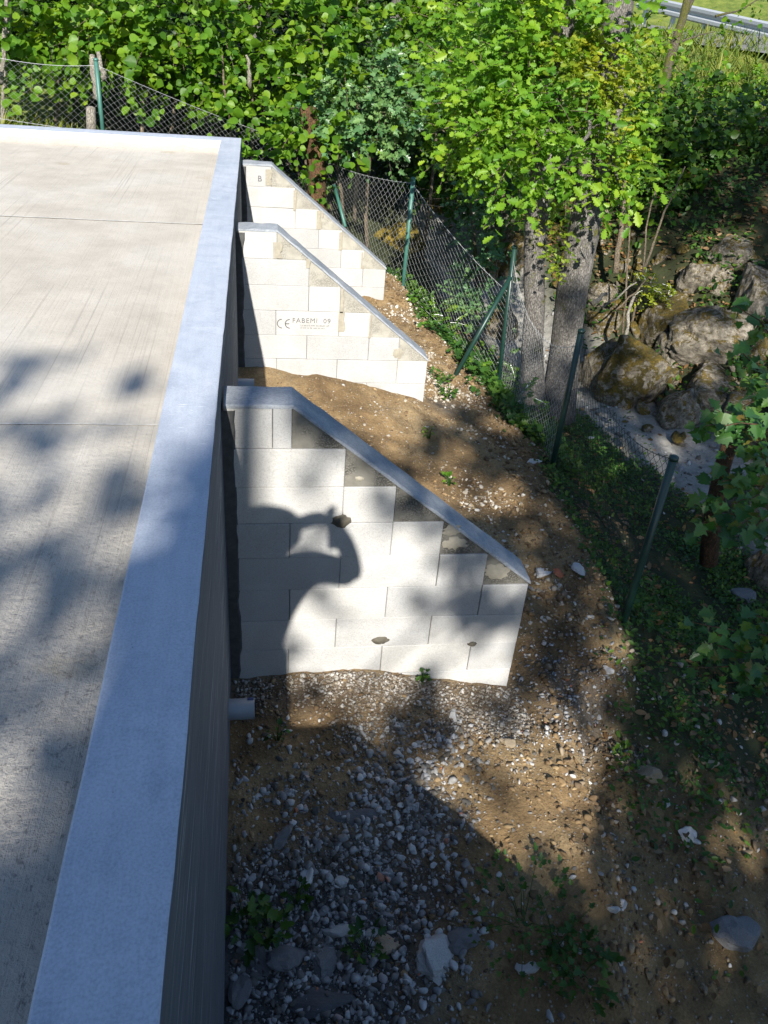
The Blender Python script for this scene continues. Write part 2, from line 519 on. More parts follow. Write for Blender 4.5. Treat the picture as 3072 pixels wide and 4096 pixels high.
def mat_bark(name, lo, hi, moss=0.0):
    m, nt, b = new_mat(name)
    v = coords(nt, (1, 1, 0.33))
    n = noise_tex(nt, 60, 6, 0.75, v, 0.5)
    vo = N(nt, 'ShaderNodeTexVoronoi', Scale=75.0); vo.feature = 'DISTANCE_TO_EDGE'
    nt.links.new(v, vo.inputs['Vector'])
    crack = ramp(nt, vo.outputs['Distance'], [(0.02, (0, 0, 0)), (0.16, (1, 1, 1))])
    big = noise_tex(nt, 4, 4, 0.65, coords(nt))
    c = ramp(nt, n, [(0.3, tuple(x*0.5 for x in lo)), (0.5, lo), (0.68, hi)])
    c = mixc(nt, c, mixc(nt, (0.45, 0.44, 0.43), (1, 1, 1), crack), 0.7, 'MULTIPLY')
    c = mixc(nt, c, ramp(nt, big, [(0.3, (0.55, 0.56, 0.55)), (0.7, (1.2, 1.2, 1.2))]), 0.8, 'MULTIPLY')
    if moss > 0:
        t = 0.66-0.25*moss
        c = mixc(nt, c, (0.085, 0.085, 0.014), ramp(nt, noise_tex(nt, 5, 5, 0.7, coords(nt)), [(t, (0, 0, 0)), (t+0.08, (1, 1, 1))]))
    nt.links.new(c, b.inputs['Base Color'])
    b.inputs['Roughness'].default_value = 0.93
    p = bump(nt, b, crack, 0.7, 0.012)
    bump(nt, b, n, 0.8, 0.02, p)
    return m

M = dict(
    kerb=mat_kerb(), face=mat_wallface(), deck=mat_deck(), block=mat_block(), coping=mat_coping(),
    infill_near=mat_infill('honeycombed_infill', (0.11, 0.103, 0.088), (0.21, 0.197, 0.165), 0.5),
    infill_far=mat_infill('tan_infill', (0.26, 0.245, 0.205), (0.37, 0.35, 0.30), 0.35),
    mortar_dark=mat_simple('wet_mortar', (0.075, 0.066, 0.048), 0.8, var=0.3, nscale=35, bmp=0.6),
    mortar_tan=mat_simple('tan_mortar', (0.29, 0.265, 0.21), 0.9, var=0.15, nscale=35, bmp=0.5),
    mortar_strip=mat_simple('damp_shaded_mortar', (0.055, 0.056, 0.055), 0.85, var=0.3, nscale=25, bmp=0.5),
    ink=mat_simple('grey_ink', (0.12, 0.12, 0.125), 0.9, var=0.35, nscale=60, bmp=0.0),
    pvc=mat_simple('grey_plastic', (0.20, 0.22, 0.25), 0.45, var=0.05, bmp=0.05),
    ground=mat_ground(),
    gravel=mat_stone('crushed_limestone', [(0.0, (0.07, 0.06, 0.047)), (0.3, (0.15, 0.14, 0.127)), (0.6, (0.285, 0.282, 0.28)), (0.85, (0.42, 0.42, 0.415)), (0.985, (0.50, 0.49, 0.48)), (0.994, (0.40, 0.15, 0.08))]),
    pebble=mat_stone('bank_pebbles', [(0.0, (0.09, 0.06, 0.033)), (0.5, (0.17, 0.115, 0.062)), (0.75, (0.24, 0.185, 0.12)), (0.9, (0.33, 0.30, 0.26)), (1.0, (0.50, 0.48, 0.45))]),
    stone_pale=mat_stone('pale_limestone', [(0, (0.40, 0.39, 0.375)), (1, (0.56, 0.55, 0.53))], 'object', 22),
    stone_tan=mat_stone('ochre_stone', [(0, (0.24, 0.18, 0.11)), (1, (0.40, 0.32, 0.22))], 'object', 22),
    stone_grey=mat_stone('grey_stone', [(0, (0.11, 0.11, 0.115)), (1, (0.20, 0.198, 0.197))], 'object', 22),
    brick=mat_simple('broken_brick', (0.42, 0.13, 0.06), 0.9, var=0.2),
    boulder=mat_boulder('lichen_rock', 0.45), boulder_moss=mat_boulder('mossy_rock', 1.0), boulder_thick=mat_boulder('moss_covered_rock', 1.75),
    green_post=mat_simple('green_coated_steel', (0.010, 0.036, 0.028), 0.4, var=0.15, bmp=0.05),
    green_post_pale=mat_simple('pale_green_steel', (0.04, 0.125, 0.10), 0.45, var=0.15, bmp=0.05),  # paler green for some posts and one strut
    wire=mat_simple('galvanised_wire_sunlit', (0.42, 0.43, 0.43), 0.5, metal=0.15, var=0.1, bmp=0.0),  # paler copy of the mesh wire, its sunlit look put into the colour
    wire_dark=mat_simple('green_coated_wire', (0.025, 0.035, 0.03), 0.5, var=0.1, bmp=0.0),
    bark=mat_bark('grey_bark', (0.17, 0.155, 0.14), (0.34, 0.315, 0.285), 0.25),
    bark_moss=mat_bark('mossy_bark', (0.105, 0.085, 0.06), (0.22, 0.185, 0.13), 0.75),
    twig=mat_bark('pale_twig', (0.17, 0.13, 0.085), (0.33, 0.27, 0.19), 0.1),
    dead=mat_bark('bleached_wood', (0.30, 0.27, 0.22), (0.50, 0.46, 0.39), 0.0),
    rust_bark=mat_bark('orange_brown_bark', (0.11, 0.055, 0.022), (0.24, 0.125, 0.05), 0.3),
    hazel=mat_leaf('hazel_leaf', [(0, (0.05, 0.135, 0.010)), (0.5, (0.115, 0.245, 0.015)), (1, (0.20, 0.33, 0.025))], 0.5),
    oak=mat_leaf('oak_leaf', [(0, (0.08, 0.20, 0.014)), (0.5, (0.155, 0.315, 0.022)), (1, (0.25, 0.40, 0.035))], 0.5),
    gold=mat_leaf('yellow_shoot_leaf', [(0, (0.12, 0.19, 0.012)), (0.5, (0.20, 0.27, 0.016)), (1, (0.30, 0.34, 0.03))]),
    fmaple=mat_leaf('field_maple_leaf', [(0, (0.05, 0.125, 0.045)), (0.5, (0.10, 0.21, 0.08)), (1, (0.16, 0.29, 0.12))], 0.35, 0.35),
    dark=mat_leaf('shade_leaf', [(0, (0.022, 0.065, 0.010)), (0.5, (0.045, 0.11, 0.014)), (1, (0.085, 0.165, 0.022))], 0.4),
    woodl=mat_leaf('woodland_shade_leaf', [(0, (0.012, 0.036, 0.006)), (0.5, (0.024, 0.06, 0.009)), (1, (0.05, 0.10, 0.014))], 0.35),  # greens darkened so the gaps between bushes look like deep shade
    mapl=mat_leaf('maple_leaf', [(0, (0.045, 0.12, 0.02)), (0.6, (0.08, 0.175, 0.025)), (0.9, (0.16, 0.24, 0.03)), (1, (0.30, 0.20, 0.05))], 0.4, 0.35),
    herb=mat_leaf('herb_leaf', [(0, (0.022, 0.065, 0.012)), (0.6, (0.05, 0.125, 0.018)), (1, (0.10, 0.19, 0.025))], 0.35),
    grassm=mat_leaf('meadow_grass', [(0, (0.06, 0.11, 0.012)), (0.6, (0.14, 0.20, 0.02)), (1, (0.24, 0.24, 0.06))], 0.35, 0.6),
    litter=mat_leaf('dead_leaf', [(0, (0.09, 0.05, 0.02)), (0.6, (0.19, 0.11, 0.05)), (1, (0.30, 0.20, 0.11))], 0.2, 0.8),
    asphalt=mat_simple('asphalt', (0.17, 0.165, 0.16), 0.9, var=0.12, nscale=40, bmp=0.3),
    rail=mat_simple('galvanised_steel', (0.42, 0.44, 0.46), 0.5, metal=0.2, var=0.08, bmp=0.0),
    skin=mat_simple('skin', (0.42, 0.25, 0.18), 0.6, var=0.06, bmp=0.05),
    shirt=mat_simple('grey_cotton', (0.16, 0.17, 0.19), 0.9, var=0.1, nscale=60),
    jeans=mat_simple('blue_denim', (0.03, 0.05, 0.10), 0.9, var=0.2, nscale=80),
    hair=mat_simple('brown_hair', (0.035, 0.02, 0.012), 0.6, var=0.3, nscale=70),
    phone=mat_simple('black_glass', (0.01, 0.01, 0.012), 0.15, var=0.02, bmp=0.0),
)

# ------------------------------------------------------------------ terrain
CTRL = np.array([
    (0, -6, -2.45), (0, -3, -2.30), (0, -1.54, -2.12), (0, -1.03, -1.95), (0, -.27, -1.77), (0, .08, -1.70),
    (.75, 0, -1.71), (1.58, 0, -1.89), (.5, 1.5, -1.47), (1.2, 1.5, -1.62), (.2, 3.02, -1.25), (.69, 3.02, -1.30),
    (1.56, 3.02, -1.52), (.1, 5.6, -1.05), (1.52, 5.63, -1.50), (1.9, .7, -1.74), (1.0, -.9, -1.93), (1.6, -1.1, -1.90), (1.85, -.4, -1.90),
    (1.0, -1.8, -2.15), (1.55, -1.8, -2.22), (2.1, -1.0, -2.20), (2.41, .44, -1.86), (2.2, 1.4, -1.72), (2.55, 2.37, -1.84), (2.4, 4.2, -1.88), (1.82, 6.05, -1.50),
    (3.2, -.3, -2.50), (2.5, -1.7, -2.55), (3.3, .9, -2.42), (3.4, 2.4, -2.40), (3.3, 4.2, -2.30), (3.7, 5.2, -2.50), (2.9, 6.4, -2.35),
    (4.5, 4.3, -2.66), (5.2, 3.0, -2.70), (4.2, 6.0, -2.62), (3.7, 8.0, -2.5), (3.3, 10, -2.3), (2.1, 8.7, -1.7), (2.3, 10, -1.35), (6.0, 1.0, -2.8), (7.0, -2.0, -2.9), (5.2, 4.6, -2.66),
    (5.3, 6.3, -2.45), (6.3, 7.4, -1.15), (7.2, 9.0, -.35), (4.4, 9.2, -1.7), (3.0, 11.5, -1.3), (6.6, 5.3, -1.9), (7.6, 6.0, -1.0), (8.5, 3.5, -1.8),
    (9.5, 13, .35), (12.5, 17, .95), (15, 21, 1.15), (18, 19, 1.15), (12, 25, 1.25), (22, 30, 3.2), (14, 34, 4.0), (40, 50, 10),
    (-1.6, 7.1, -.80), (-4, 7.5, -.42), (-8, 8, -.25), (0, 8.2, -1.5), (1, 9.2, -1.55), (-2, 11, -.5), (-2, 20, 1.4), (4, 20, 1.2), (-15, 20, 1.0), (0, 45, 7),
    (-3, 3, -1.0), (-6, -3, -1.3), (-5, -14, -.9), (3, -13, -1.9), (9, -11, -2.2), (-40, 0, 1), (40, -20, 2), (0, -45, 0), (45, 10, 4)], float)

_ra = at(1380, 3, 24.0); _rb = at(1690, 74, 17.0)
_rn = np.array([-(_rb-_ra)[1], (_rb-_ra)[0]]); _rn /= np.linalg.norm(_rn)
_ex = []
for _k in (-.3, 0, .25, .5, .75, 1.0, 1.3):
    _p = (_ra+(_rb-_ra)*_k)[:2]
    _ex += [(*(_p-_rn*2.2), .88), (*(_p+_rn*1.5), 1.15)]
CTRL = np.array([c for c in CTRL if min(np.hypot(c[0]-e[0], c[1]-e[1]) for e in _ex) > 2.2] + _ex)

def _rbf_fit():
    P = CTRL[:, :2]; z = CTRL[:, 2]
    D = np.sqrt(((P[:, None]-P[None])**2).sum(-1)+0.09)
    n = len(P)
    A = np.zeros((n+3, n+3)); A[:n, :n] = -D + 0.02*np.eye(n); A[:n, n] = 1; A[:n, n+1:] = P; A[n, :n] = 1; A[n+1:, :n] = P.T
    return np.linalg.solve(A, np.concatenate([z, np.zeros(3)]))
_W = _rbf_fit()

def zbase(x, y):
    x = np.asarray(x, float); y = np.asarray(y, float)
    s = x.shape; x = x.ravel(); y = y.ravel()
    out = np.empty(len(x))
    for i in range(0, len(x), 40000):
        X = x[i:i+40000]; Y = y[i:i+40000]
        D = np.sqrt((X[:, None]-CTRL[None, :, 0])**2 + (Y[:, None]-CTRL[None, :, 1])**2 + 0.09)
        out[i:i+40000] = -D@_W[:-3] + _W[-3] + _W[-2]*X + _W[-1]*Y
    return out.reshape(s)

def bank_edge(y):
    """x where the brown soil gives way to green slope"""
    return np.interp(y, [-6, -2.2, -1.3, -.6, .4, 1.2, 2.4, 3.4, 4.5, 6.0, 7.0], [1.9, 1.75, 1.85, 1.95, 2.18, 2.27, 2.36, 2.30, 2.1, 1.72, 1.2])

def stream_x(y):
    return np.interp(y, [-4, -2, 1, 3, 4.3, 6, 8, 10], [8.2, 7.4, 6.2, 5.3, 4.75, 4.2, 3.7, 3.3])

def zt(x, y):
    x = np.asarray(x, float); y = np.asarray(y, float)
    z = zbase(x, y)
    amp = np.interp(np.hypot(x, y), [0, 10, 25], [1, 1, 3])
    e = np.exp(-((x-bank_edge(y))/0.30)**2)
    bed = np.exp(-((x-stream_x(y))/0.8)**2)*(y < 10)
    a = (1-0.8*bed)
    z = z + a*amp*(0.07*vnoise(x*1.7+3, y*1.7+9) + (0.045+0.07*e)*vnoise(x*4.3, y*4.3, 1) + (0.022+0.06*e)*vnoise(x*11, y*11, 2) + (0.012+.02*e)*vnoise(x*27, y*27))
    z = z + 0.07*e
    led = np.interp(y, [-2.4, -1.6, -1.0, -.5, 0], [1.55, 1.68, 1.76, 1.82, 1.9])+.06*vnoise(x*3, y*5)
    q = np.clip((x-led)/.09, 0, 1); q = q*q*(3-2*q)
    z = z - .15*q*np.clip((-y-.05)/.3, 0, 1)*np.clip((2.6-x)/.6, 0, 1)
    # soil heaped a little against the foot of the block walls, ledge cut on the lower bank
    return z

def build_ground():
    def grid(segs):
        out = []
        for a, b, st in segs:
            out.append(np.arange(a, b-1e-9, st))
        out.append([segs[-1][1]])
        return np.unique(np.concatenate(out))
    xs = grid([(-90, -20, 10), (-20, -6, 1.0), (-6, -0.3, .3), (-.3, 3.4, .032), (3.4, 8, .075), (8, 16, .3), (16, 30, 1), (30, 90, 8)])
    ys = grid([(-90, -20, 8), (-20, -4, .8), (-4, -2.4, .1), (-2.4, 3.2, .032), (3.2, 6.5, .04), (6.5, 12, .12), (12, 26, .4), (26, 40, 1.2), (40, 110, 8)])
    X, Y = np.meshgrid(xs, ys)
    Z = zt(X, Y)
    V = np.stack([X, Y, Z], -1).reshape(-1, 3)
    nx, ny = len(xs), len(ys)
    i = np.arange((nx-1)*(ny-1)); r = i//(nx-1); c = i % (nx-1)
    a = r*nx+c
    L = np.stack([a, a+1, a+1+nx, a+nx], -1).ravel()
    me = mesh_np('ground', V, L, np.arange(len(i))*4, M['ground'], True)
    x, y = V[:, 0], V[:, 1]
    wob = 0.25*vnoise(x*2.1, y*2.1) + 0.15*vnoise(x*6, y*6, 1)
    sm = lambda t: np.clip(t, 0, 1)**2*(3-2*np.clip(t, 0, 1))
    veg = sm((x-bank_edge(y)+wob-0.02)/0.25)*(y < 7.5) + sm((y-6.4+wob)/0.5)*(y >= 6.0)
    veg = np.clip(veg, 0, 1)
    # lower right bank stays stony soil
    low = sm((-0.1-y+wob)/0.8)*(x < 3.6)
    veg = veg*(1-0.75*low)
    bed = sm(1.35-np.abs(x-stream_x(y)+wob)/0.85)*(y < 11)
    mead = np.clip(sm((np.hypot(x-12, y-17)*-1+9)/3) + sm((y-20)/6) + sm((-x-2.2)/1.0)*sm((y-6.2)/.3), 0, 1)
    rub = sm((-0.55-y+wob*1.3)/0.7)*sm((1.25-x+0.22*(y+.5)+wob*1.3)/0.5)
    rub = np.maximum(rub, 0.75*sm(1-np.hypot(x-1.95, y+0.15)/0.4+wob))
    rub = np.maximum(rub, 0.8*sm(1-np.hypot(x-1.75, y-3.1)/0.3+wob))
    rub = np.maximum(rub, 0.5*sm(1-np.abs(y+.12)/0.28+wob)*(x < 1.6))
    for nm, arr in (('veg', veg), ('bed', bed), ('meadow', mead), ('rubble', np.clip(rub, 0, 1))):
        at_ = me.attributes.new(nm, 'FLOAT', 'POINT')
        at_.data.foreach_set('value', arr.astype(np.float32))
    o = link('ground', me)
    o['kind'] = 'structure'
    return o
build_ground()

def gnd(px, py, tmax=40.0):
    """where the view through a point of the picture meets the terrain"""
    d = ray(px, py)
    t = np.arange(1.0, tmax, 0.03)
    P = CAM+d*t[:, None]
    h = P[:, 2]-zt(P[:, 0], P[:, 1])
    w = np.where((h < 0) & (P[:, 0] > 0.0))[0]
    return P[w[0]] if len(w) else P[-1]

# ------------------------------------------------------------------ deck and retaining wall
DECK_Z = -0.125
def build_deck():
    W = 0.208
    # three pours with slightly open joints
    bays = [(-9.0, -0.205), (-0.195, 3.08), (3.09, 6.10)]
    V, F = [], []
    for i, (y0, y1) in enumerate(bays):
        v, f = box_vf(-9.5, -W+0.002, y0, y1, -0.45, DECK_Z-0.0015*(i % 2))
        o = len(V); V += v; F += [tuple(j+o for j in q) for q in f]
    o = link('concrete_deck', mesh_py('concrete_deck', V, F, M['deck']))
    o['kind'] = 'structure'
    # pale mortar lines along the joints
    V, F = [], []
    for y, w in ((-0.2, 0.006), (3.085, 0.012)):
        n = 60
        xs = np.linspace(-9.4, -W, n)
        o = len(V)
        for k, x in enumerate(xs):
            a, b = rng.normal(0, 0.003, 2)
            V += [(x, y-w+a, DECK_Z+0.003), (x, y+w+b, DECK_Z+0.003)]
        F += [(o+2*k, o+2*k+2, o+2*k+3, o+2*k+1) for k in range(n-1)]
    s = link('joint_seal', mesh_py('joint_seal', V, F, mat_simple('joint_laitance', (0.46, 0.44, 0.40), 0.9, var=0.2, nscale=30)))
    s.parent = [q for q in COL.objects if q.name == 'concrete_deck'][0]
    # retaining wall with the kerb standing above the deck, an L in plan
    t = empty('retaining_wall', (0, 2, -2.0), 'smooth grey concrete retaining wall with raised kerb edging the parking deck', 'wall')
    YE, YI = 6.36, 6.12
    def kerb_mesh(nm, outline, z0, z1, mat, b):
        bm = bmesh.new()
        lo = [bm.verts.new((x, y, z0)) for x, y in outline]; hi = [bm.verts.new((x, y, z1)) for x, y in outline]
        n = len(outline)
        bm.faces.new(hi); bm.faces.new(lo[::-1])
        for i in range(n): bm.faces.new((lo[i], lo[(i+1) % n], hi[(i+1) % n], hi[i]))
        bmesh.ops.recalc_face_normals(bm, faces=bm.faces[:])
        # slice along its length so the arris can be worn a little
        for y in np.arange(-8.5, 6.3, 0.09):
            bmesh.ops.bisect_plane(bm, geom=bm.verts[:]+bm.edges[:]+bm.faces[:], plane_co=(0, y, 0), plane_no=(0, 1, 0))
        if b: 
            ed = [e for e in bm.edges if all(abs(v.co.z-z1) < 1e-5 for v in e.verts) and len(e.link_faces) == 2 and e.calc_face_angle(0) > 1]
            bmesh.ops.bevel(bm, geom=ed, offset=b, segments=2, affect='EDGES', profile=0.5)
        for v in bm.verts:
            q = v.co
            d = mnoise.noise((q.x*3, q.y*2.2, q.z*3))*0.004 + mnoise.noise((q.x*9, q.y*9, q.z*9+5))*0.003
            if q.z > z1-0.03: q.z += d
            q.x += 0.8*d*(1 if q.y < 6.1 else 0)
        me = bpy.data.meshes.new(nm); bm.to_mesh(me); bm.free()
        me.materials.append(mat)
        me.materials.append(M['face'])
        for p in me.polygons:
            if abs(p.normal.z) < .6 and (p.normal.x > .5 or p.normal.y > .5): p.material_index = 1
        return me
    L1 = [(0, -9), (0, YE), (-9.5, YE), (-9.5, YI), (-W, YI), (-W, -9)]
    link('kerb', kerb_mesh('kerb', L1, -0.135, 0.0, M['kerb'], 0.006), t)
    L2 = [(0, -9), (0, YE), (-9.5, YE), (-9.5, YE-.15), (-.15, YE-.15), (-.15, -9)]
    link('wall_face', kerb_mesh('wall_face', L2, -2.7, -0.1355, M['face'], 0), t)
    # drain pipes through the wall
    for (y, z) in ((-0.35, -1.60), (2.62, -1.20)):
        k = 20
        ang = np.linspace(0, 2*math.pi, k, endpoint=False)
        V = []
        for x, r in ((-0.05, 0.052), (0.125, 0.052), (0.125, 0.046), (-0.02, 0.046)):
            V += [(x, y+r*math.cos(a), z+r*math.sin(a)) for a in ang]
        F = []
        for s_ in range(3):
            F += [(s_*k+i, s_*k+(i+1) % k, (s_+1)*k+(i+1) % k, (s_+1)*k+i) for i in range(k)]
        p = link('drain_pipe', mesh_py('drain_pipe', V, F, M['pvc'], True), t)
        lab = [(0.092, y+0.0532*math.cos(a), z+0.0532*math.sin(a)) for a in np.linspace(0.5, 1.5, 6)] + [(0.122, y+0.0532*math.cos(a), z+0.0532*math.sin(a)) for a in np.linspace(0.5, 1.5, 6)]
        link('print_band', mesh_py('print_band', lab, [(i, i+1, i+7, i+6) for i in range(5)], mat_simple('blue_ink', (0.05, 0.08, 0.2), 0.6)), p)
build_deck()

# ------------------------------------------------------------------ wing walls of concrete blocks
TOP = -0.143
ENDS = [0.305, 0.55, 0.80, 1.05, 1.30, 1.55]
def top_line(x):
    return TOP if x < 0.31 else TOP-0.799*(x-0.31)

_blk = {}
def block_mesh(w):
    k = round(w, 3)
    if k not in _blk:
        _blk[k] = bevel_box('block', k, 0.2, 0.1985, 0.0032, M['block'])
    return _blk[k]

def blob_patch(name, cx, cz, rx, rz, y, mat, seed, n=22, h=0.012, jag=0.25):
    rg = np.random.default_rng(seed)
    ang = np.linspace(0, 2*math.pi, n, endpoint=False)
    rr = 1+jag*(rg.random(n)-0.5)
    V = [(cx, y-h, cz)]
    for f, d in ((0.55, 0.85), (1.0, -0.25)):
        V += [(cx+rx*r*f*math.cos(a), y-h*d, cz+rz*r*f*math.sin(a)) for a, r in zip(ang, rr)]
    F = [(0, 1+i, 1+(i+1) % n) for i in range(n)]
    F += [(1+i, 1+n+i, 1+n+(i+1) % n, 1+(i+1) % n) for i in range(n)]
    return mesh_py(name, V, F, mat, True)

def ragged_strip(name, xa, xb, za, zb, y, mat, seed, n=26, h=0.006, amp=0.02):
    """vertical mortar smear with an uneven right edge"""
    rg = np.random.default_rng(seed)
    zs = np.linspace(za, zb, n)
    w = np.cumsum(rg.normal(0, 1, n)); w = (w-w.mean())/(abs(w).max()+1e-6)
    V = []
    for z, q in zip(zs, w):
        e = xb+amp*q
        V += [(xa, y-h, z), (e-0.008, y-h, z), (e, y+0.001, z)]
    F = []
    for i in range(n-1):
        for j in range(2):
            a = i*3+j
            F.append((a, a+1, a+4, a+3))
    return mesh_py(name, V, F, mat)

def text_mesh(body, size, mat):
    cu = bpy.data.curves.new('printed_text', 'FONT')
    cu.body = body; cu.size = size; cu.extrude = 0.0006
    cu.resolution_u = 3; cu.space_character = 1.15
    tmp = bpy.data.objects.new('printed_text_curve', cu)
    COL.objects.link(tmp)
    bpy.context.view_layer.update()
    me = bpy.data.meshes.new_from_object(tmp.evaluated_get(bpy.context.evaluated_depsgraph_get()))
    bpy.data.objects.remove(tmp)
    me.materials.clear(); me.materials.append(mat)
    return me

def put_text(body, size, x, z, y, parent, name='printed_text'):
    me = text_mesh(body, size, M['ink'])
    o = link(name, me, parent)
    o.location = Vector((x, y, z))-world_loc(parent)
    o.rotation_euler = (math.pi/2, 0, 0)
    return o

def wing(Y, label, near, seed, rows=12):
    rg = np.random.default_rng(seed)
    t = empty('block_wing_wall', (0.8, Y, -1.7), label, 'wall', 'sloping block wing walls along the deck')
    infill = M['infill_near'] if near else M['infill_far']
    blocks = {}
    for r in range(rows):
        end = ENDS[r] if r < 6 else 1.55
        zb = TOP-0.2*(r+1)
        xs = [0.012]
        j = 0.05 if (r % 2 == 0) else 0.30
        if r == 0: js = [0.22] if near else []
        elif r == 1: js = []
        else: js = [j+0.5*i for i in range(5)]
        for q in js:
            if q > xs[-1]+0.06 and q < end-0.06: xs.append(q+rg.normal(0, 0.003))
        xs.append(end)
        for a, b in zip(xs[:-1], xs[1:]):
            w = round((b-a)-0.002, 3)
            o = link('block', block_mesh(w), t, Vector((a+0.001, Y+rg.normal(0, 0.0016), zb+0.0008))-world_loc(t))
            o.rotation_euler = (rg.normal(0, .002), rg.normal(0, .002), rg.normal(0, .0025))
            blocks[(r, round(b, 1))] = o
    # cast concrete that fills the steps under the slope
    for r in range(5):
        x0, x1 = ENDS[r]+0.001, ENDS[r+1]
        zb = TOP-0.2*(r+1)+0.001
        poly = [(x0, zb), (x1, zb), (x1, top_line(x1)-0.0005), (max(x0, 0.31), top_line(max(x0, 0.31))-0.0005)]
        if x0 < 0.31: poly.append((x0, TOP-0.0005))
        link('infill', prism_y('infill', poly, Y+0.004+0.004*rg.random(), Y+0.197, infill), t)
    # cast top: flat piece then slope, with a slightly uneven arris
    n1, n2 = 6, 26
    xs = list(np.linspace(0.012, 0.31, n1)) + list(np.linspace(0.31, 1.558, n2))[1:]
    V, F = [], []
    th = 0.016
    for x in xs:
        z = top_line(x)
        a, b, c = rg.normal(0, 0.0022, 3)
        yf = Y-0.003+a*0.6
        V += [(x, yf, z), (x, yf+0.001, z+th-0.004+c*.5), (x, yf+0.007, z+th+b), (x, Y+0.10, z+th+0.002+c), (x, Y+0.196, z+th+a), (x, Y+0.203, z+th-0.005), (x, Y+0.203, z)]
    for i in range(len(xs)-1):
        for j in range(7):
            a = i*7+j; b = i*7+(j+1) % 7
            F.append((a, b, b+7, a+7))
    F.append(tuple(range(6, -1, -1))); F.append(tuple(range((len(xs)-1)*7, len(xs)*7)))
    link('coping', mesh_py('coping', V, F, M['coping']), t)
    # damp mortar where the wing meets the retaining wall, darkened for the parapet's shade
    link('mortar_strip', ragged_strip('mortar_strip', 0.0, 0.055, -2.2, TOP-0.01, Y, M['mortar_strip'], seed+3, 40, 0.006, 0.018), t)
    return t, blocks

w0, b0 = wing(0.0, 'nearest sloping block wall with dark round mortar patches and shadow of a person', True, 11)
for i, (x, z, rx, rz) in enumerate(((0.545, -0.735, 0.052, 0.042), (0.79, -1.50, 0.046, 0.026), (1.30, -1.545, 0.026, 0.018))):
    link('mortar_patch', blob_patch('mortar_patch', x, z, rx, rz, -0.001, M['mortar_dark'], 40+i), w0)
for i, (x, z, rx, rz) in enumerate(((1.10, -0.80, 0.05, 0.03), (1.12, -0.88, 0.06, 0.035), (1.36, -1.06, 0.07, 0.045), (.62, -.50, .02, .015))):
    link('mortar_smear', blob_patch('mortar_smear', x, z, rx, rz, 0.003, M['mortar_tan'], 60+i, h=0.005, jag=0.6), w0)
w1, b1 = wing(3.02, 'middle sloping block wall bearing a printed CE mark', False, 23)
w2, b2 = wing(5.63, 'farthest sloping block wall by the fence, with letter B near its top', False, 37)
w3, b3 = wing(-3.0, 'sloping block wall below the photographer, nearest the camera', True, 51)
for t, Y, lst in ((w1, 3.02, ((0.275, 0.345, -0.335, -0.215), (0.525, 0.56, -0.40, -0.33), (0.79, 0.845, -0.90, -0.735), (0.80, .83, -.745, -.55), (1.04, 1.06, -.95, -.76))),
                  (w2, 5.63, ((0.245, 0.31, -0.325, -0.17), (0.53, 0.565, -0.56, -0.36), (0.775, 0.825, -0.74, -0.55), (0.83, 0.85, -0.62, -0.55), (1.02, 1.06, -0.95, -0.76), (1.27, 1.30, -1.14, -.96)))):
    for i, (xa, xb, za, zb) in enumerate(lst):
        link('mortar_smear', ragged_strip('mortar_smear', xa, xb, za, zb, Y-0.0005, M['mortar_tan'], 80+i, 12, 0.004, 0.012), t)
link('mortar_patch', blob_patch('mortar_patch', 1.29, -1.075, 0.05, 0.05, 3.021, M['mortar_tan'], 95, h=0.006, jag=0.4), w1)
# printing on the blocks
pb = b1[(3, 0.8)]
put_text('FABEMI  09', 0.056, 0.425, -0.835, 3.0175, pb)
put_text('2.0-BLOC B40 20x20x50 NF', 0.017, 0.49, -0.862, 3.0175, pb)
put_text('37-070 03 08 1000 09 24 A', 0.015, 0.49, -0.882, 3.0175, pb)
def ce_mark(x, z, R, y, parent):
    V, F = [], []
    def arc(cx, a0, a1):
        n = 14; o = len(V)
        for k in range(n):
            a = math.radians(a0+(a1-a0)*k/(n-1))
            V.extend([(cx+R*math.cos(a), y, z+R*math.sin(a)), (cx+R*0.8*math.cos(a), y, z+R*0.8*math.sin(a))])
        F.extend([(o+2*k, o+2*k+1, o+2*k+3, o+2*k+2) for k in range(n-1)])
    arc(x, 90, 270); arc(x+R*1.55, 90, 270)
    o = len(V)
    V.extend([(x+R*0.6, y, z-R*.1), (x+R*1.45, y, z-R*.1), (x+R*1.45, y, z+R*.1), (x+R*0.6, y, z+R*.1)])
    F.append((o, o+1, o+2, o+3))
    return link('printed_mark', mesh_py('printed_mark', V, F, M['ink']), parent)
ce_mark(0.345, -0.845, 0.040, 3.0172, pb)
put_text('B', 0.08, 0.165, -0.29, 5.6272, b2[(0, 0.3)])

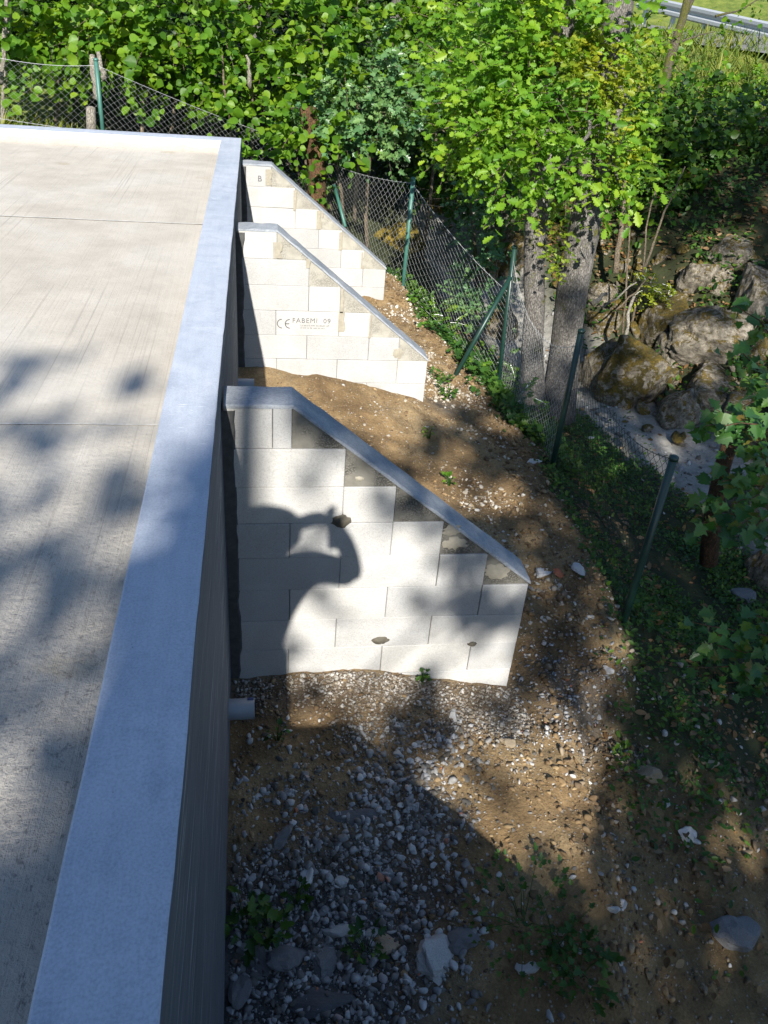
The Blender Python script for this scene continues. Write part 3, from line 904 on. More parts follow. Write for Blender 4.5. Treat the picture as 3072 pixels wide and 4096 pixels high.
# ------------------------------------------------------------------ leaves
def half(pts):
    """outline (right half, base to tip) -> leaf template verts, faces"""
    n = len(pts)
    zc = lambda y: -0.10*(y-0.35)**2
    V = [(0, 0, zc(0)), (0, 0.5, zc(.5)+.0), (0, 1, zc(1))]
    for sx in (1, -1):
        V += [(sx*x, y, zc(y)+0.30*abs(x)) for x, y in pts]
    R = list(range(3, 3+n)); Lf = list(range(3+n, 3+2*n))
    F = [tuple([0]+R+[2, 1]), tuple([0, 1, 2]+Lf[::-1])]
    return np.array(V, float), F
LEAF = {
    'round': half([(.22, .01), (.42, .18), (.49, .46), (.40, .70), (.19, .86), (.05, .95)]),
    'oval': half([(.17, .15), (.27, .45), (.18, .78)]),
    'oak': half([(.07, .10), (.19, .17), (.13, .29), (.30, .40), (.19, .50), (.37, .64), (.22, .73), (.25, .88), (.10, .95)]),
    'maple': half([(.10, -.06), (.40, -.02), (.30, .16), (.62, .40), (.36, .42), (.30, .60), (.22, .62), (.24, .78), (.08, .86)]),
    'fmaple': half([(.12, .0), (.36, .10), (.24, .26), (.50, .52), (.22, .52), (.18, .80)]),
    'quad': half([(.30, .40), (.20, .8)]),
    'blade': half([(.035, .02), (.03, .6)]),
}

def leaves_mesh(name, kind, base, ydir, nrm, size, mat):
    T, F = LEAF[kind]
    y = ydir/(np.linalg.norm(ydir, axis=1)[:, None]+1e-9)
    x = np.cross(y, nrm); x /= np.linalg.norm(x, axis=1)[:, None]+1e-9
    z = np.cross(x, y)
    V = base[:, None, :] + size[:, None, None]*(T[None, :, 0:1]*x[:, None, :] + T[None, :, 1:2]*y[:, None, :] + T[None, :, 2:3]*z[:, None, :])
    n, m = len(base), len(T)
    fl = np.concatenate([np.array(f) for f in F]); ln = np.array([len(f) for f in F])
    loops = (np.arange(n)[:, None]*m + fl[None]).ravel()
    st = np.cumsum(np.tile(ln, n)) - np.tile(ln, n)
    return mesh_np(name, V.reshape(-1, 3), loops, st, mat)

SUNUP = np.array([-0.10, -0.62, 0.78])
def sprays(rg, start, dirs, L, n, size, lay=1.0, jit=0.55, droop=0.25, face=SUNUP):
    """leaf arrays for N twigs with n leaves each, leaves alternate along the twig"""
    Nn = len(start)
    d = dirs/(np.linalg.norm(dirs, axis=1)[:, None]+1e-9)
    t = (np.arange(n)+0.6)/n
    L = np.broadcast_to(L, (Nn,))
    up = np.array([0, 0, 1.0])
    P = start[:, None, :] + d[:, None, :]*(L[:, None]*t[None])[:, :, None] - up*(droop*L[:, None]*t[None]**2)[:, :, None]
    side = np.cross(d, up); side /= np.linalg.norm(side, axis=1)[:, None]+1e-9
    sg = np.where(np.arange(n) % 2 == 0, 1.0, -1.0)
    Y = d[:, None, :]*0.6 + side[:, None, :]*sg[None, :, None]*0.9*lay - up*0.25 + rg.normal(0, 0.3, (Nn, n, 3))
    Nm = face + rg.normal(0, jit, (Nn, n, 3))
    S = size*(0.45+0.8*rg.random((Nn, n)))*(0.7+0.55*rg.random((Nn, 1)))
    return P.reshape(-1, 3), Y.reshape(-1, 3), Nm.reshape(-1, 3), S.ravel()

def crown(rg, blobs, density, twigL, n, size, droop=0.25, jit=0.8, inner=0.25):
    """blobs: (centre, (rx,ry,rz)); twigs spread through each ellipsoid and point outward"""
    B, Y, Nn, S, tw = [], [], [], [], []
    for c, r in blobs:
        c = np.asarray(c); r = np.asarray(r, float)
        cnt = max(3, int(density*(r[0]*r[2]+r[0]*r[1]+r[1]*r[2])))
        u = rg.normal(0, 1, (cnt, 3)); u /= np.linalg.norm(u, axis=1)[:, None]
        rad = (inner+(1-inner)*rg.random(cnt)**0.6)
        st = c+u*r*rad[:, None]*(1+0.25*rg.normal(0, 1, cnt))[:, None]
        dr = u*1.0 + rg.normal(0, 0.5, (cnt, 3)) + np.array([0, -0.25, 0.05])
        L = twigL*(0.6+0.8*rg.random(cnt))
        b, y, m, s = sprays(rg, st, dr, L, n, size, droop=droop, jit=jit)
        B.append(b); Y.append(y); Nn.append(m); S.append(s)
        dn = dr/np.linalg.norm(dr, axis=1)[:, None]
        tw += [np.array([st[i], st[i]+dn[i]*L[i]*.5-[0, 0, droop*L[i]*.25], st[i]+dn[i]*L[i]-[0, 0, droop*L[i]]]) for i in range(0, cnt, 3)]
    return np.concatenate(B), np.concatenate(Y), np.concatenate(Nn), np.concatenate(S), tw

def woody(name, label, cat, group, leaf, mat, blobs, density, twigL, n, size, stems, bark, seed, droop=0.25, jit=0.8, extra=None, stem_name='stem'):
    """a tree or bush: stems (path, r0, r1), foliage filling blobs"""
    rg = np.random.default_rng(seed)
    base = stems[0][0][0] if stems else blobs[0][0]
    t = empty(name, tuple(base), label, cat, group)
    for P, r0, r1 in stems:
        P = np.asarray(P)
        link(stem_name, tubes(stem_name, [P], [np.linspace(r0, r1, len(P))], bark, 9 if r0 > .05 else 6), t)
    if blobs:
        b, y, m, s, tw = crown(rg, blobs, density, twigL, n, size, droop, jit)
        f = link('foliage', leaves_mesh('foliage', leaf, b, y, m, s, mat), t)
        f['kind'] = 'stuff'
        if tw:
            g = link('twigs', tubes('twigs', tw, [np.array([.006, .004, .002])]*len(tw), bark, 3), t)
            g['kind'] = 'stuff'
    return t

def blob(px, py, Y, rx, ry=None, rz=None):
    return (at(px, py, Y), (rx, ry or rx*.8, rz or rx*.8))

# --- hazel bushes behind the far kerb
def stem_up(x, y, top, rg, n=7, amp=.1):
    z = float(zt(np.array([x]), np.array([y]))[0])-.1
    return wiggle((x, y, z), top, n, amp, rg)
r_ = np.random.default_rng(3)
HG = 'hazel bushes behind the fence'
def hazel(label, blobs, stems_px, seed, density=64, size=.104, mat='hazel', leaf='round', name='hazel_bush', group=HG, n=7, twigL=.42):
    st = []
    for (x, y, px, py) in stems_px:
        st.append((stem_up(x, y, at(px, py, y), r_), .035, .012))
    return woody(name, label, 'bush', group, leaf, M[mat], blobs, density, twigL, n, size, st, M['twig'], seed)
hazel('bright green hazel bush at the left edge behind the green post', [blob(60, 60, 9.0, .9), blob(150, 20, 9.3, .9), blob(190, 110, 9.3, .5), blob(20, 110, 9.4, .4)], [(-3.3, 9.2, 10, 20), (-2.6, 9.4, 120, 40)], 101)
hazel('bright green hazel bush leaning over the far kerb', [blob(330, 50, 9.1, .8), blob(310, 130, 9.1, .5), blob(400, 165, 9.0, .45), blob(420, 30, 9.1, .8), blob(240, 70, 9.0, .7)], [(-1.5, 9.0, 300, 60), (-1.2, 9.2, 390, 80)], 102)
hazel('round-leaved hazel bush above the deck corner', [blob(530, 80, 9.0, .8), blob(480, 185, 8.8, .35), blob(590, 190, 8.8, .45), blob(630, 30, 9.3, .85), blob(470, 215, 7.5, .18), blob(540, 250, 7.6, .2)], [(.1, 8.7, 545, 180), (-.1, 8.6, 480, 120)], 103)
hazel('pale hazel sprays hanging low over the fence by the farthest block wall', [blob(600, 335, 7.3, .2), blob(560, 345, 7.2, .13), blob(640, 280, 7.9, .28), blob(700, 290, 7.8, .22), blob(755, 320, 7.6, .2), blob(738, 352, 7.4, .13)], [(.9, 8.0, 650, 300)], 104, 90)
hazel('tall hazel bush between the deck corner and the oak', [blob(740, 70, 8.8, .85), blob(830, 40, 9.4, .8), blob(700, 170, 8.3, .45)], [(1.2, 9.0, 700, 160), (1.6, 9.3, 760, 110)], 105)
hazel('blue-green field maple bush above the rusty stump', [blob(820, 170, 8.2, .62), blob(880, 210, 8.0, .5), blob(760, 240, 8.0, .5), blob(850, 270, 7.9, .45), blob(700, 250, 8.0, .38)], [(1.7, 8.4, 800, 230), (1.4, 8.2, 700, 240)], 106, 120, .085, 'fmaple', 'fmaple', 'field_maple', 'field maples by the stream', 8, .3)
hazel('green field maple bush in front of the oak trunks', [blob(960, 130, 8.6, .7), blob(1010, 60, 9.2, .8), blob(930, 260, 8.4, .4)], [(2.6, 8.9, 950, 180)], 107, 110, .09, 'hazel', 'fmaple', 'field_maple', 'field maples by the stream', 8, .3)

for px0, py0, px1, py1, Y, r, lab in ((226, 170, 212, 112, 8.0, .035, 'pale broken dead stem leaning behind the left fence post'), (205, 215, 200, 120, 8.1, .05, 'peeling dead trunk right behind the pale green fence post'), (540, 190, 533, 118, 8.5, .03, 'pale dead stem among the hazel leaves above the deck corner'), (1, 330, 25, -30, 8.6, .03, 'bare grey stem at the far left behind the fence')):
    P = wiggle(at(px0, py0, Y), at(px1, py1, Y+.1), 7, .05, r_)
    tag(link('dead_stem', tubes('dead_stem', [P], [np.linspace(r, r*.7, 7)], M['dead'], 9)), lab, 'dead stem', 'pale dead stems in the hedge')
# ivy-wrapped stump left of the fence corner post
def stump(label, px0, py0, px1, py1, Y, r, mat, seed, ivy=True):
    rg = np.random.default_rng(seed)
    P = wiggle(at(px0, py0, Y), at(px1, py1, Y), 7, .05, rg)
    t = empty('ivy_tree', tuple(P[0]), label, 'tree')
    link('trunk', tubes('trunk', [P], [np.linspace(r, r*.8, 7)], M[mat], 10), t)
    if ivy:
        k = rg.integers(0, 7, 260); u = rg.normal(0, 1, (260, 3)); u /= np.linalg.norm(u, axis=1)[:, None]
        b = P[k]+u*(r*1.4)+rg.normal(0, .08, (260, 3))
        f = link('ivy', leaves_mesh('ivy', 'fmaple', b, rg.normal(0, 1, (260, 3))-[0, 0, .6], u+SUNUP*.5, .05+.03*rg.random(260), M['dark']), t)
        f['kind'] = 'stuff'
    return t
stump('rusty brown trunk with ivy behind the fence corner post', 690, 520, 665, 230, 7.9, .13, 'rust_bark', 5)

# --- the two large trunks with oak foliage in front of the stream
def trunk_path(px_pts, Y0):
    P = []
    for i, (px, py, dy) in enumerate(px_pts): P.append(at(px, py, Y0+dy))
    P = np.array(P)
    # resample
    t = np.linspace(0, len(P)-1, 4*len(P))
    i = np.minimum(t.astype(int), len(P)-2); f = (t-i)[:, None]
    return P[i]*(1-f)+P[i+1]*f
def big_trunk(P, r0, r1, seed, mat):
    rg = np.random.default_rng(seed)
    R = np.linspace(r0, r1, len(P))
    R[:3] *= np.array([1.35, 1.18, 1.07])
    V, L, S = tube_arrays([P], [R], 18)
    for i in range(len(V)):
        v = V[i]
        V[i] = v + 0.02*np.array(mnoise.noise_vector((v[0]*9, v[1]*9, v[2]*2.5)))
    return mesh_np('trunk', V, L, S, M[mat], True)

GB = gnd(1205, 905)
gy = GB[1]
t = empty('oak_tree', tuple(GB), 'larger grey oak trunk behind the fence, wrapped in yellow-green shoots', 'tree', 'oak trees by the stream')
P = trunk_path([(1200, 925, 0), (1235, 640, .05), (1262, 500, .1), (1290, 290, .2), (1310, 180, .3), (1335, 20, .4), (1350, -160, .5)], gy)
link('trunk', big_trunk(P, .158, .125, 1, 'bark'), t)
rg = np.random.default_rng(71)
Yo = gy
oak_blobs = [blob(1305, 45, Yo+.1, .22), blob(1270, 250, Yo-.05, .16), blob(1335, 290, Yo-.05, .2), blob(1370, 60, Yo+.6, .25), blob(1360, 250, Yo+.2, .2), blob(1180, 365, Yo-.4, .22), blob(1225, 345, Yo-.4, .2), blob(1285, 370, Yo-.4, .24), blob(1340, 345, Yo-.2, .18), blob(1335, 395, Yo-.3, .12), blob(1130, 330, Yo-.2, .28), blob(1100, 390, Yo-.1, .2), blob(1040, 265, Yo+.2, .40), blob(1000, 225, Yo+.4, .3),
             blob(1140, 240, Yo, .36), blob(1190, 285, Yo+.25, .2), blob(1070, 180, Yo+.5, .42), blob(1160, 130, Yo+.5, .4), blob(1000, 300, Yo+.5, .28), blob(1230, 20, Yo+1.0, .5), blob(1100, 40, Yo+1.3, .6), blob(1010, 130, Yo+.9, .4)]
b, y, m, s, tw = crown(rg, oak_blobs, 190, .28, 7, .088, .2, .85)
f = link('foliage', leaves_mesh('foliage', 'oak', b, y, m, s, M['oak']), t); f['kind'] = 'stuff'
g = link('twigs', tubes('twigs', tw, [np.array([.006, .004, .002])]*len(tw), M['twig'], 3), t); g['kind'] = 'stuff'
gold_blobs = [blob(1290, 130, Yo+.1, .26, .26, .3), blob(1260, 190, Yo, .26), blob(1330, 190, Yo+.1, .22), blob(1230, 120, Yo+.3, .24), blob(1320, 250, Yo-.1, .18), blob(1370, 110, Yo+.2, .2), blob(1205, 520, Yo-.2, .12, .12, .12), blob(1200, 560, Yo-.22, .08, .08, .1), blob(1330, 330, Yo-.2, .2), blob(1200, 480, Yo-.3, .16)]
b, y, m, s, tw = crown(rg, gold_blobs, 300, .16, 7, .055, .15, .9)
f = link('young_shoots', leaves_mesh('young_shoots', 'oak', b, y, m, s, M['gold']), t); f['kind'] = 'stuff'
for i in range(4):
    a = P[[14, 17, 20, 23][i]]
    c = np.asarray(oak_blobs[[5, 6, 8, 9][i]][0])
    link('branch', tubes('branch', [wiggle(a, c, 7, .12, rg)], [np.linspace(.035, .01, 7)], M['bark']), t)
GA = gnd(1150, 880)
t = empty('oak_tree', tuple(GA), 'slimmer pale trunk just left of the larger oak trunk', 'tree', 'oak trees by the stream')
P = trunk_path([(1148, 890, 0), (1152, 700, .02), (1155, 540, .05), (1165, 400, .1), (1190, 220, .3), (1213, 70, .5), (1225, -120, .6)], GA[1])
link('trunk', big_trunk(P, .112, .092, 2, 'bark'), t)
b, y, m, s, tw = crown(rg, [blob(1160, 60, GA[1]+.6, .5), blob(1190, 0, GA[1]+.6, .5), blob(1130, 200, GA[1]+.2, .35)], 120, .3, 7, .09, .2, .6)
f = link('foliage', leaves_mesh('foliage', 'oak', b, y, m, s, M['oak']), t); f['kind'] = 'stuff'

# --- right hand thicket, saplings and tree at the road
TH = 'leafy thicket bushes on the far bank'
def thick(label, blobs, st, seed, mat='dark', dens=85, size=.10, leaf='round'):
    s = [(stem_up(x, y, at(px, py, y), r_), .022, .008) for x, y, px, py in st]
    return woody('thicket_bush', label, 'bush', TH, leaf, M[mat], blobs, dens, .4, 7, size, s, M['twig'], seed)
thick('dense dark bush at the right edge above the boulders', [blob(1570, 330, 9.5, .95), blob(1640, 420, 9.2, .8), blob(1520, 430, 9.0, .65), blob(1640, 290, 10.2, .75)], [(7.0, 9.4, 1560, 430), (7.6, 9.4, 1640, 440)], 201)
thick('mid green bush right of the oak trunk', [blob(1450, 330, 9.6, .75), blob(1420, 440, 9.0, .5), blob(1480, 255, 10.4, .65), blob(1400, 270, 10.0, .55)], [(5.6, 9.6, 1420, 430), (6.0, 9.8, 1460, 380)], 202, 'dark')
thick('sparse dark bush hanging low over the upper boulders', [blob(1450, 480, 8.4, .35), blob(1600, 470, 8.6, .4), blob(1530, 470, 8.8, .35), blob(1400, 420, 8.6, .3), blob(1645, 540, 7.8, .25), blob(1590, 690, 6.6, .2, .15, .12), blob(1500, 520, 8.0, .2), blob(1625, 600, 7.2, .18)], [(6.4, 8.6, 1500, 420), (6.8, 8.5, 1590, 420)], 207, 'dark', 120, .085)
thick('leafy green bush filling the bank between the saplings and the round stone', [blob(1480, 430, 9.0, .42), blob(1580, 420, 9.3, .45), blob(1640, 490, 8.4, .35), blob(1415, 385, 9.2, .38), blob(1440, 500, 8.0, .22)], [(6.2, 9.0, 1480, 430), (7.0, 9.2, 1570, 420)], 208, 'hazel', 85, .095)
thick('sunlit low bush below the road verge', [blob(1560, 225, 12.0, .6), blob(1470, 190, 12.5, .5), blob(1640, 225, 12.5, .6), blob(1410, 185, 12.0, .5)], [(9, 12, 1560, 260)], 203, 'hazel', 70, .10)
thick('bush of small leaves between the oak and the road', [blob(1375, 120, 11, .4), blob(1370, 210, 9.5, .4), blob(1380, 300, 8.8, .35)], [(6, 10.8, 1400, 150)], 204, 'hazel', 85, .085)
thick('dark bush shading the stream behind the oak trunks', [blob(1080, 440, 8.8, .5), blob(1000, 400, 9.4, .5), blob(1040, 360, 9.8, .6), blob(930, 350, 9.8, .45)], [(3.8, 9.2, 1050, 420)], 205, 'dark', 90, .09)
t = empty('roadside_tree', tuple(at(1385, 330, 10.5)), 'thin dark forked tree standing before the guardrail', 'tree')
rg = np.random.default_rng(8)
A = at(1395, 300, 10.5); B_ = at(1440, 160, 10.7); C_ = at(1475, 40, 10.9); D_ = at(1492, -60, 11); E_ = at(1530, -50, 11)
link('trunk', tubes('trunk', [np.concatenate([wiggle(A, B_, 5, .05, rg), wiggle(B_, C_, 5, .05, rg)[1:], wiggle(C_, D_, 4, .03, rg)[1:]])], [np.linspace(.085, .055, 12)], M['bark_moss'], 9), t)
link('branch', tubes('branch', [wiggle(C_, E_, 5, .05, rg)], [np.linspace(.05, .035, 5)], M['bark_moss'], 8), t)
for a, c, r0 in (((1460, 95), (1545, 68), .018), ((1448, 140), (1500, 190), .012), ((1545, 35), (1659, -5), .02)):
    link('branch', tubes('branch', [wiggle(at(*a, 10.8), at(*c, 10.8), 6, .06, rg)], [np.linspace(r0, .006, 6)], M['bark_moss']), t)
b, y, m, s, tw = crown(rg, [blob(1640, 0, 10.8, .25), blob(1560, 80, 10.6, .2)], 60, .25, 6, .07)
f = link('foliage', leaves_mesh('foliage', 'round', b, y, m, s, M['hazel']), t); f['kind'] = 'stuff'

# thin bare saplings rising from the boulders
SG = 'thin bare saplings on the boulder bank'
for i, (a, c, r0, lab) in enumerate((((1345, 720), (1362, 420), .016, 'pale thin sapling stem nearest the oak, rising from the boulders'),
        ((1358, 735), (1420, 400), .018, 'thin sapling stem leaning right over the mossy boulders'),
        ((1375, 610), (1480, 360), .020, 'slanting tan sapling stem above the ferny clump'),
        ((1330, 590), (1352, 380), .045, 'thick tan sapling stem with mossy foot right of the oak'))):
    P0 = at(*a, 6.7+.25*i); P1 = at(*c, 7.0+.3*i)
    t = empty('sapling', tuple(P0), lab, 'sapling', SG)
    link('stem', tubes('stem', [wiggle(P0, P1, 9, .06, r_)], [np.linspace(r0, r0*.5, 9)], M['twig'], 7), t)
    b, y, m, s, tw = crown(np.random.default_rng(300+i), [(P1, (.18, .18, .22))], 90, .2, 5, .06)
    f = link('foliage', leaves_mesh('foliage', 'oval', b, y, m, s, M['hazel']), t); f['kind'] = 'stuff'
# sapling at far left
P0 = np.array([-3.35, 8.4, -.5]); P1 = at(15, -20, 8.4)
t = empty('sapling', tuple(at(5, 170, 8.4)), 'pale slender trunk at the left edge above the fence', 'sapling')
link('stem', tubes('stem', [wiggle(at(2, 180, 8.4), P1, 8, .04, r_)], [np.linspace(.03, .02, 8)], M['dead'], 7), t)

# fallen sticks
for i, (a, c, Y, r0, mat, lab) in enumerate((
        ((1425, 590), (1500, 500), 7.6, .045, 'dead', 'thick bleached log leaning on the far bank'),
        ((1470, 545), (1540, 480), 7.9, .022, 'dead', 'pale broken branch lying right of the bleached log'),
        ((1280, 655), (1310, 635), 6.2, .03, 'dead', 'short cut white stick beside the oak trunk'),
        ((1300, 665), (1375, 610), 6.3, .014, 'dead', 'thin grey stick across the lit boulder'),
        ((1330, 670), (1400, 600), 6.5, .013, 'twig', 'thin brown stick behind the lit boulder'),
        ((1350, 735), (1370, 640), 6.15, .028, 'dead', 'upright split stick between two mossy boulders'),
        ((1490, 640), (1590, 520), 7.4, .012, 'twig', 'long thin twig lying over the grey boulders'),
        ((1545, 600), (1560, 690), 7.0, .010, 'twig', 'short hanging twig at the right boulders'))):
    P = wiggle(at(*a, Y), at(*c, Y+.25), 6, .04, r_)
    tag(link('fallen_branch', tubes('fallen_branch', [P], [np.linspace(r0, r0*.7, 6)], M[mat], 7)), lab, 'branch', 'fallen branches on the far bank')

# --- small maple at the right edge: each leaf of its own
def maple(label, seed, base, sprays_px, Y, size, trunk=None):
    rg = np.random.default_rng(seed)
    t = empty('maple_tree', tuple(base), label, 'tree', 'young maples at the right edge')
    lm = leaves_mesh('leaf', 'maple', np.zeros((1, 3)), np.array([[0, 1., 0]]), np.array([[0, 0, 1.]]), np.array([1.0]), M['mapl1'])
    if trunk: link('trunk', tubes('trunk', [trunk[0]], [np.linspace(trunk[1], trunk[2], len(trunk[0]))], trunk[3], 10), t)
    for (ax, ay, bx, by, dY, n) in sprays_px:
        A = at(ax, ay, Y+dY+.25); B = at(bx, by, Y+dY)
        path = wiggle(A, B, 6, .03, rg, -.02)
        link('twig', tubes('twig', [path], [np.linspace(.007, .003, 6)], M['rust_bark'], 5), t)
        n = int(n*2.0)
        for k in range(n):
            f = (k+1)/n
            p = path[0]+(path[-1]-path[0])*f + rg.normal(0, .05, 3)
            dirv = Vector((B-A)/np.linalg.norm(B-A)*0.7) + Vector(rg.normal(0, .55, 3)) + Vector((0, 0, -.35))
            nv = Vector(SUNUP*0.9+np.array([0, 0, .35])+rg.normal(0, .35, 3))
            yv = dirv.normalized(); xv = yv.cross(nv).normalized(); zv = xv.cross(yv)
            o = bpy.data.objects.new('leaf', lm)
            COL.objects.link(o)
            o.parent = t
            sc = size*(.6+.75*rg.random())
            o.matrix_local = Matrix.Translation(Vector(p)-Vector(t.location)) @ Matrix((xv, yv, zv)).transposed().to_4x4() @ Matrix.Scale(sc, 4)
    return t
def mat_mapl1():
    m, nt, b = new_mat('single_maple_leaf')
    c = ramp(nt, rnd_obj(nt), [(0, (0.03, 0.10, 0.02)), (0.6, (0.06, 0.155, 0.028)), (0.92, (0.11, 0.20, 0.03)), (1, (0.26, 0.19, 0.05))])
    nt.links.new(c, b.inputs['Base Color']); b.inputs['Roughness'].default_value = 0.4
    tr = nt.nodes.new('ShaderNodeBsdfTranslucent'); nt.links.new(mixc(nt, c, (1.25, 1.15, .55), 1.0, 'MULTIPLY'), tr.inputs['Color'])
    mx = nt.nodes.new('ShaderNodeMixShader'); mx.inputs[0].default_value = 0.4
    nt.links.new(b.outputs[0], mx.inputs[1]); nt.links.new(tr.outputs[0], mx.inputs[2])
    nt.links.new(mx.outputs[0], nt.nodes['Material Output'].inputs['Surface'])
    return m
M['mapl1'] = mat_mapl1()
tp = np.array([at(1530, 1215, 1.75), at(1540, 1110, 1.75), at(1560, 1010, 1.8), at(1585, 930, 1.85)])
maple('young maple with a mossy orange trunk at the right edge beyond the fence', 401, tp[0],
      [(1640, 800, 1575, 750, .9, 9), (1660, 720, 1590, 660, 1.1, 8), (1650, 860, 1570, 900, .3, 9), (1660, 920, 1500, 925, 0, 12), (1650, 1000, 1590, 980, .1, 9), (1660, 960, 1540, 880, .2, 9), (1640, 1050, 1560, 1040, 0, 9), (1660, 1070, 1580, 1090, -.1, 9),
       (1600, 1120, 1500, 1090, 0, 8), (1590, 1130, 1510, 1130, -.1, 7), (1660, 1110, 1590, 1160, -.2, 10), (1660, 1150, 1640, 1180, -.2, 6), (1660, 1010, 1640, 970, 0, 6), (1640, 830, 1620, 820, .6, 6)], 1.3, .098, (tp, .075, .055, M['rust_bark']))
maple('low maple boughs over the shaded slope at the lower right edge', 402, at(1680, 1480, .2),
      [(1680, 1380, 1480, 1340, 0, 12), (1680, 1420, 1560, 1400, .05, 10), (1680, 1450, 1480, 1440, 0, 12), (1680, 1490, 1540, 1480, 0, 10), (1640, 1500, 1470, 1535, -.05, 9), (1680, 1340, 1600, 1330, .1, 8), (1680, 1530, 1610, 1460, 0, 8), (1600, 1420, 1510, 1390, .1, 6)], .35, .088)

# --- dense woodland behind (reads as one dark mass)
rg = np.random.default_rng(55)
bl = []
for px, py, Y, r in ((-120, 60, 12, 1.5), (80, 0, 12.5, 1.5), (250, 20, 12.5, 1.4), (420, -20, 12.5, 1.5), (600, 0, 12.3, 1.5), (780, -10, 12.5, 1.5), (950, 0, 12.2, 1.4), (1110, 0, 12.0, 1.3),
                     (60, 170, 11.5, .8), (250, 160, 11, .9), (430, 200, 10.6, .9), (600, 210, 10.5, .9), (760, 200, 10.4, .9), (900, 240, 10.4, .8), (1000, 170, 11, .9), (1100, 250, 10.4, .8), (870, 330, 10.6, .6), (1180, 330, 10, .6),
                     (-100, -150, 13, 2), (200, -160, 13.5, 2), (500, -160, 13.5, 2), (800, -160, 13.5, 2), (1080, -140, 13.2, 1.7), (1270, -60, 12.0, .6), (1260, 60, 11.5, .6), (1290, 300, 10, .5)):
    bl.append((at(px, py, Y), (r, r*.6, r*.8)))
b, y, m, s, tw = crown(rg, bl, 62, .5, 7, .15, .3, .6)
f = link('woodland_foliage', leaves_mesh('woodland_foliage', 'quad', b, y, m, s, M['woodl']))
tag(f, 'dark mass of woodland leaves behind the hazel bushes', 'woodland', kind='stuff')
bt = []
for px, py, Y in ((270, 120, 11.6), (540, 160, 11.2), (840, 120, 11.4), (1010, 250, 11)):
    bt.append((px, py, Y))
for i, (px, py, Y) in enumerate(bt):
    A = at(px, py+150, Y); Bq = at(px+15, py-250, Y+.3)
    t = empty('woodland_tree', tuple(A), ['brown trunk in the shade behind the green fence post', 'brown trunk in shade above the deck corner', 'brown trunk in shade behind the blue-green bush', 'dark trunk in shade left of the oaks'][i], 'tree', 'shaded trunks behind the bushes')
    link('trunk', tubes('trunk', [wiggle(A, Bq, 7, .1, rg)], [np.linspace(.13, .09, 7)], M['bark'], 9), t)

# ------------------------------------------------------------------ boulders
def rock_mesh(name, seed, sub, mat, flat=0.6, rough=0.5, cuts=7, lo=0.42):
    rg = np.random.default_rng(seed)
    bm = bmesh.new()
    bmesh.ops.create_icosphere(bm, subdivisions=sub, radius=1.0)
    pl = rg.normal(0, 1, (cuts, 3)); pl /= np.linalg.norm(pl, axis=1)[:, None]
    dd = lo+0.45*rg.random(cuts)
    o = rg.random(3)*50
    for v in bm.verts:
        p = np.array(v.co)
        for n_, d_ in zip(pl, dd):
            h = p@n_-d_
            if h > 0: p = p-n_*h*0.85
        rdg = 1-abs(mnoise.noise(tuple(p*2.2+o+9)))*2
        k = 1+rough*(-0.10*max(0.0, rdg-.55)/.45*(sub > 3) + 0.35*mnoise.noise(tuple(p*1.3+o)) + 0.16*mnoise.noise(tuple(p*3.1+o)) + 0.08*mnoise.noise(tuple(p*7+o)) + (0.06*mnoise.noise(tuple(p*15+o)) if sub > 4 else 0))
        v.co = Vector(p*k)
    me = bpy.data.meshes.new(name); bm.to_mesh(me); bm.free()
    me.materials.append(mat)
    if sub >= 3:
        for p in me.polygons: p.use_smooth = True
    return me
BG = 'boulders of the stream bank'
BL = [  # view centre, half width, half height (picture units), depth ratio, moss, label
    (1378, 815, 100, 88, 1, 'large rounded boulder with olive and orange moss beside the stream'),
    (1285, 800, 45, 70, 0, 'dark grey boulder between the oak trunk and the large mossy boulder'),
    (1545, 745, 95, 62, 0, 'wide layered pale boulder above the dark gap'),
    (1432, 690, 72, 62, 1, 'brown and grey boulder with moss streaks behind the largest boulder'),
    (1545, 835, 85, 52, 0, 'flat dark boulder under the layered pale one'),
    (1468, 880, 60, 58, 0, 'dark wet boulder at the edge of the stream bed'),
    (1632, 640, 60, 75, 0, 'big grey boulder with a pale side at the right edge'),
    (1552, 600, 42, 32, 0, 'smooth round grey stone on top of the far bank'),
    (1308, 698, 40, 36, 1, 'sunlit round boulder with orange moss right of the oak trunk'),
    (1312, 640, 42, 42, 0, 'cracked white boulder beside the oak trunk'),
    (1500, 600, 42, 50, 0, 'upright grey boulder left of the round stone'),
    (862, 505, 62, 40, 2, 'boulder thickly covered in yellow moss behind the fence'),
    (1088, 560, 38, 62, 1, 'tall boulder with moss cap left of the slim trunk'),
    (1050, 585, 22, 55, 1, 'narrow pale boulder behind the ivy'),
    (1085, 700, 40, 70, 1, 'tan boulder behind the leaning green strut'),
    (1600, 880, 50, 40, 0, 'grey boulder half hidden by maple leaves'),
    (1640, 770, 36, 50, 1, 'mossy slab of rock leaning at the right edge'),
    (950, 440, 48, 26, 2, 'small mossy rock above the fence mesh'),
    (1570, 545, 50, 36, 0, 'shaded grey rock on the upper bank'),
    (1445, 760, 30, 55, 0, 'narrow dark rock wedged between two boulders'),
    (1620, 1100, 55, 85, 0, 'tall pale boulder behind the maple trunk'),
    (1645, 1240, 40, 55, 0, 'pale grey boulder at the right edge in the shade'),
]
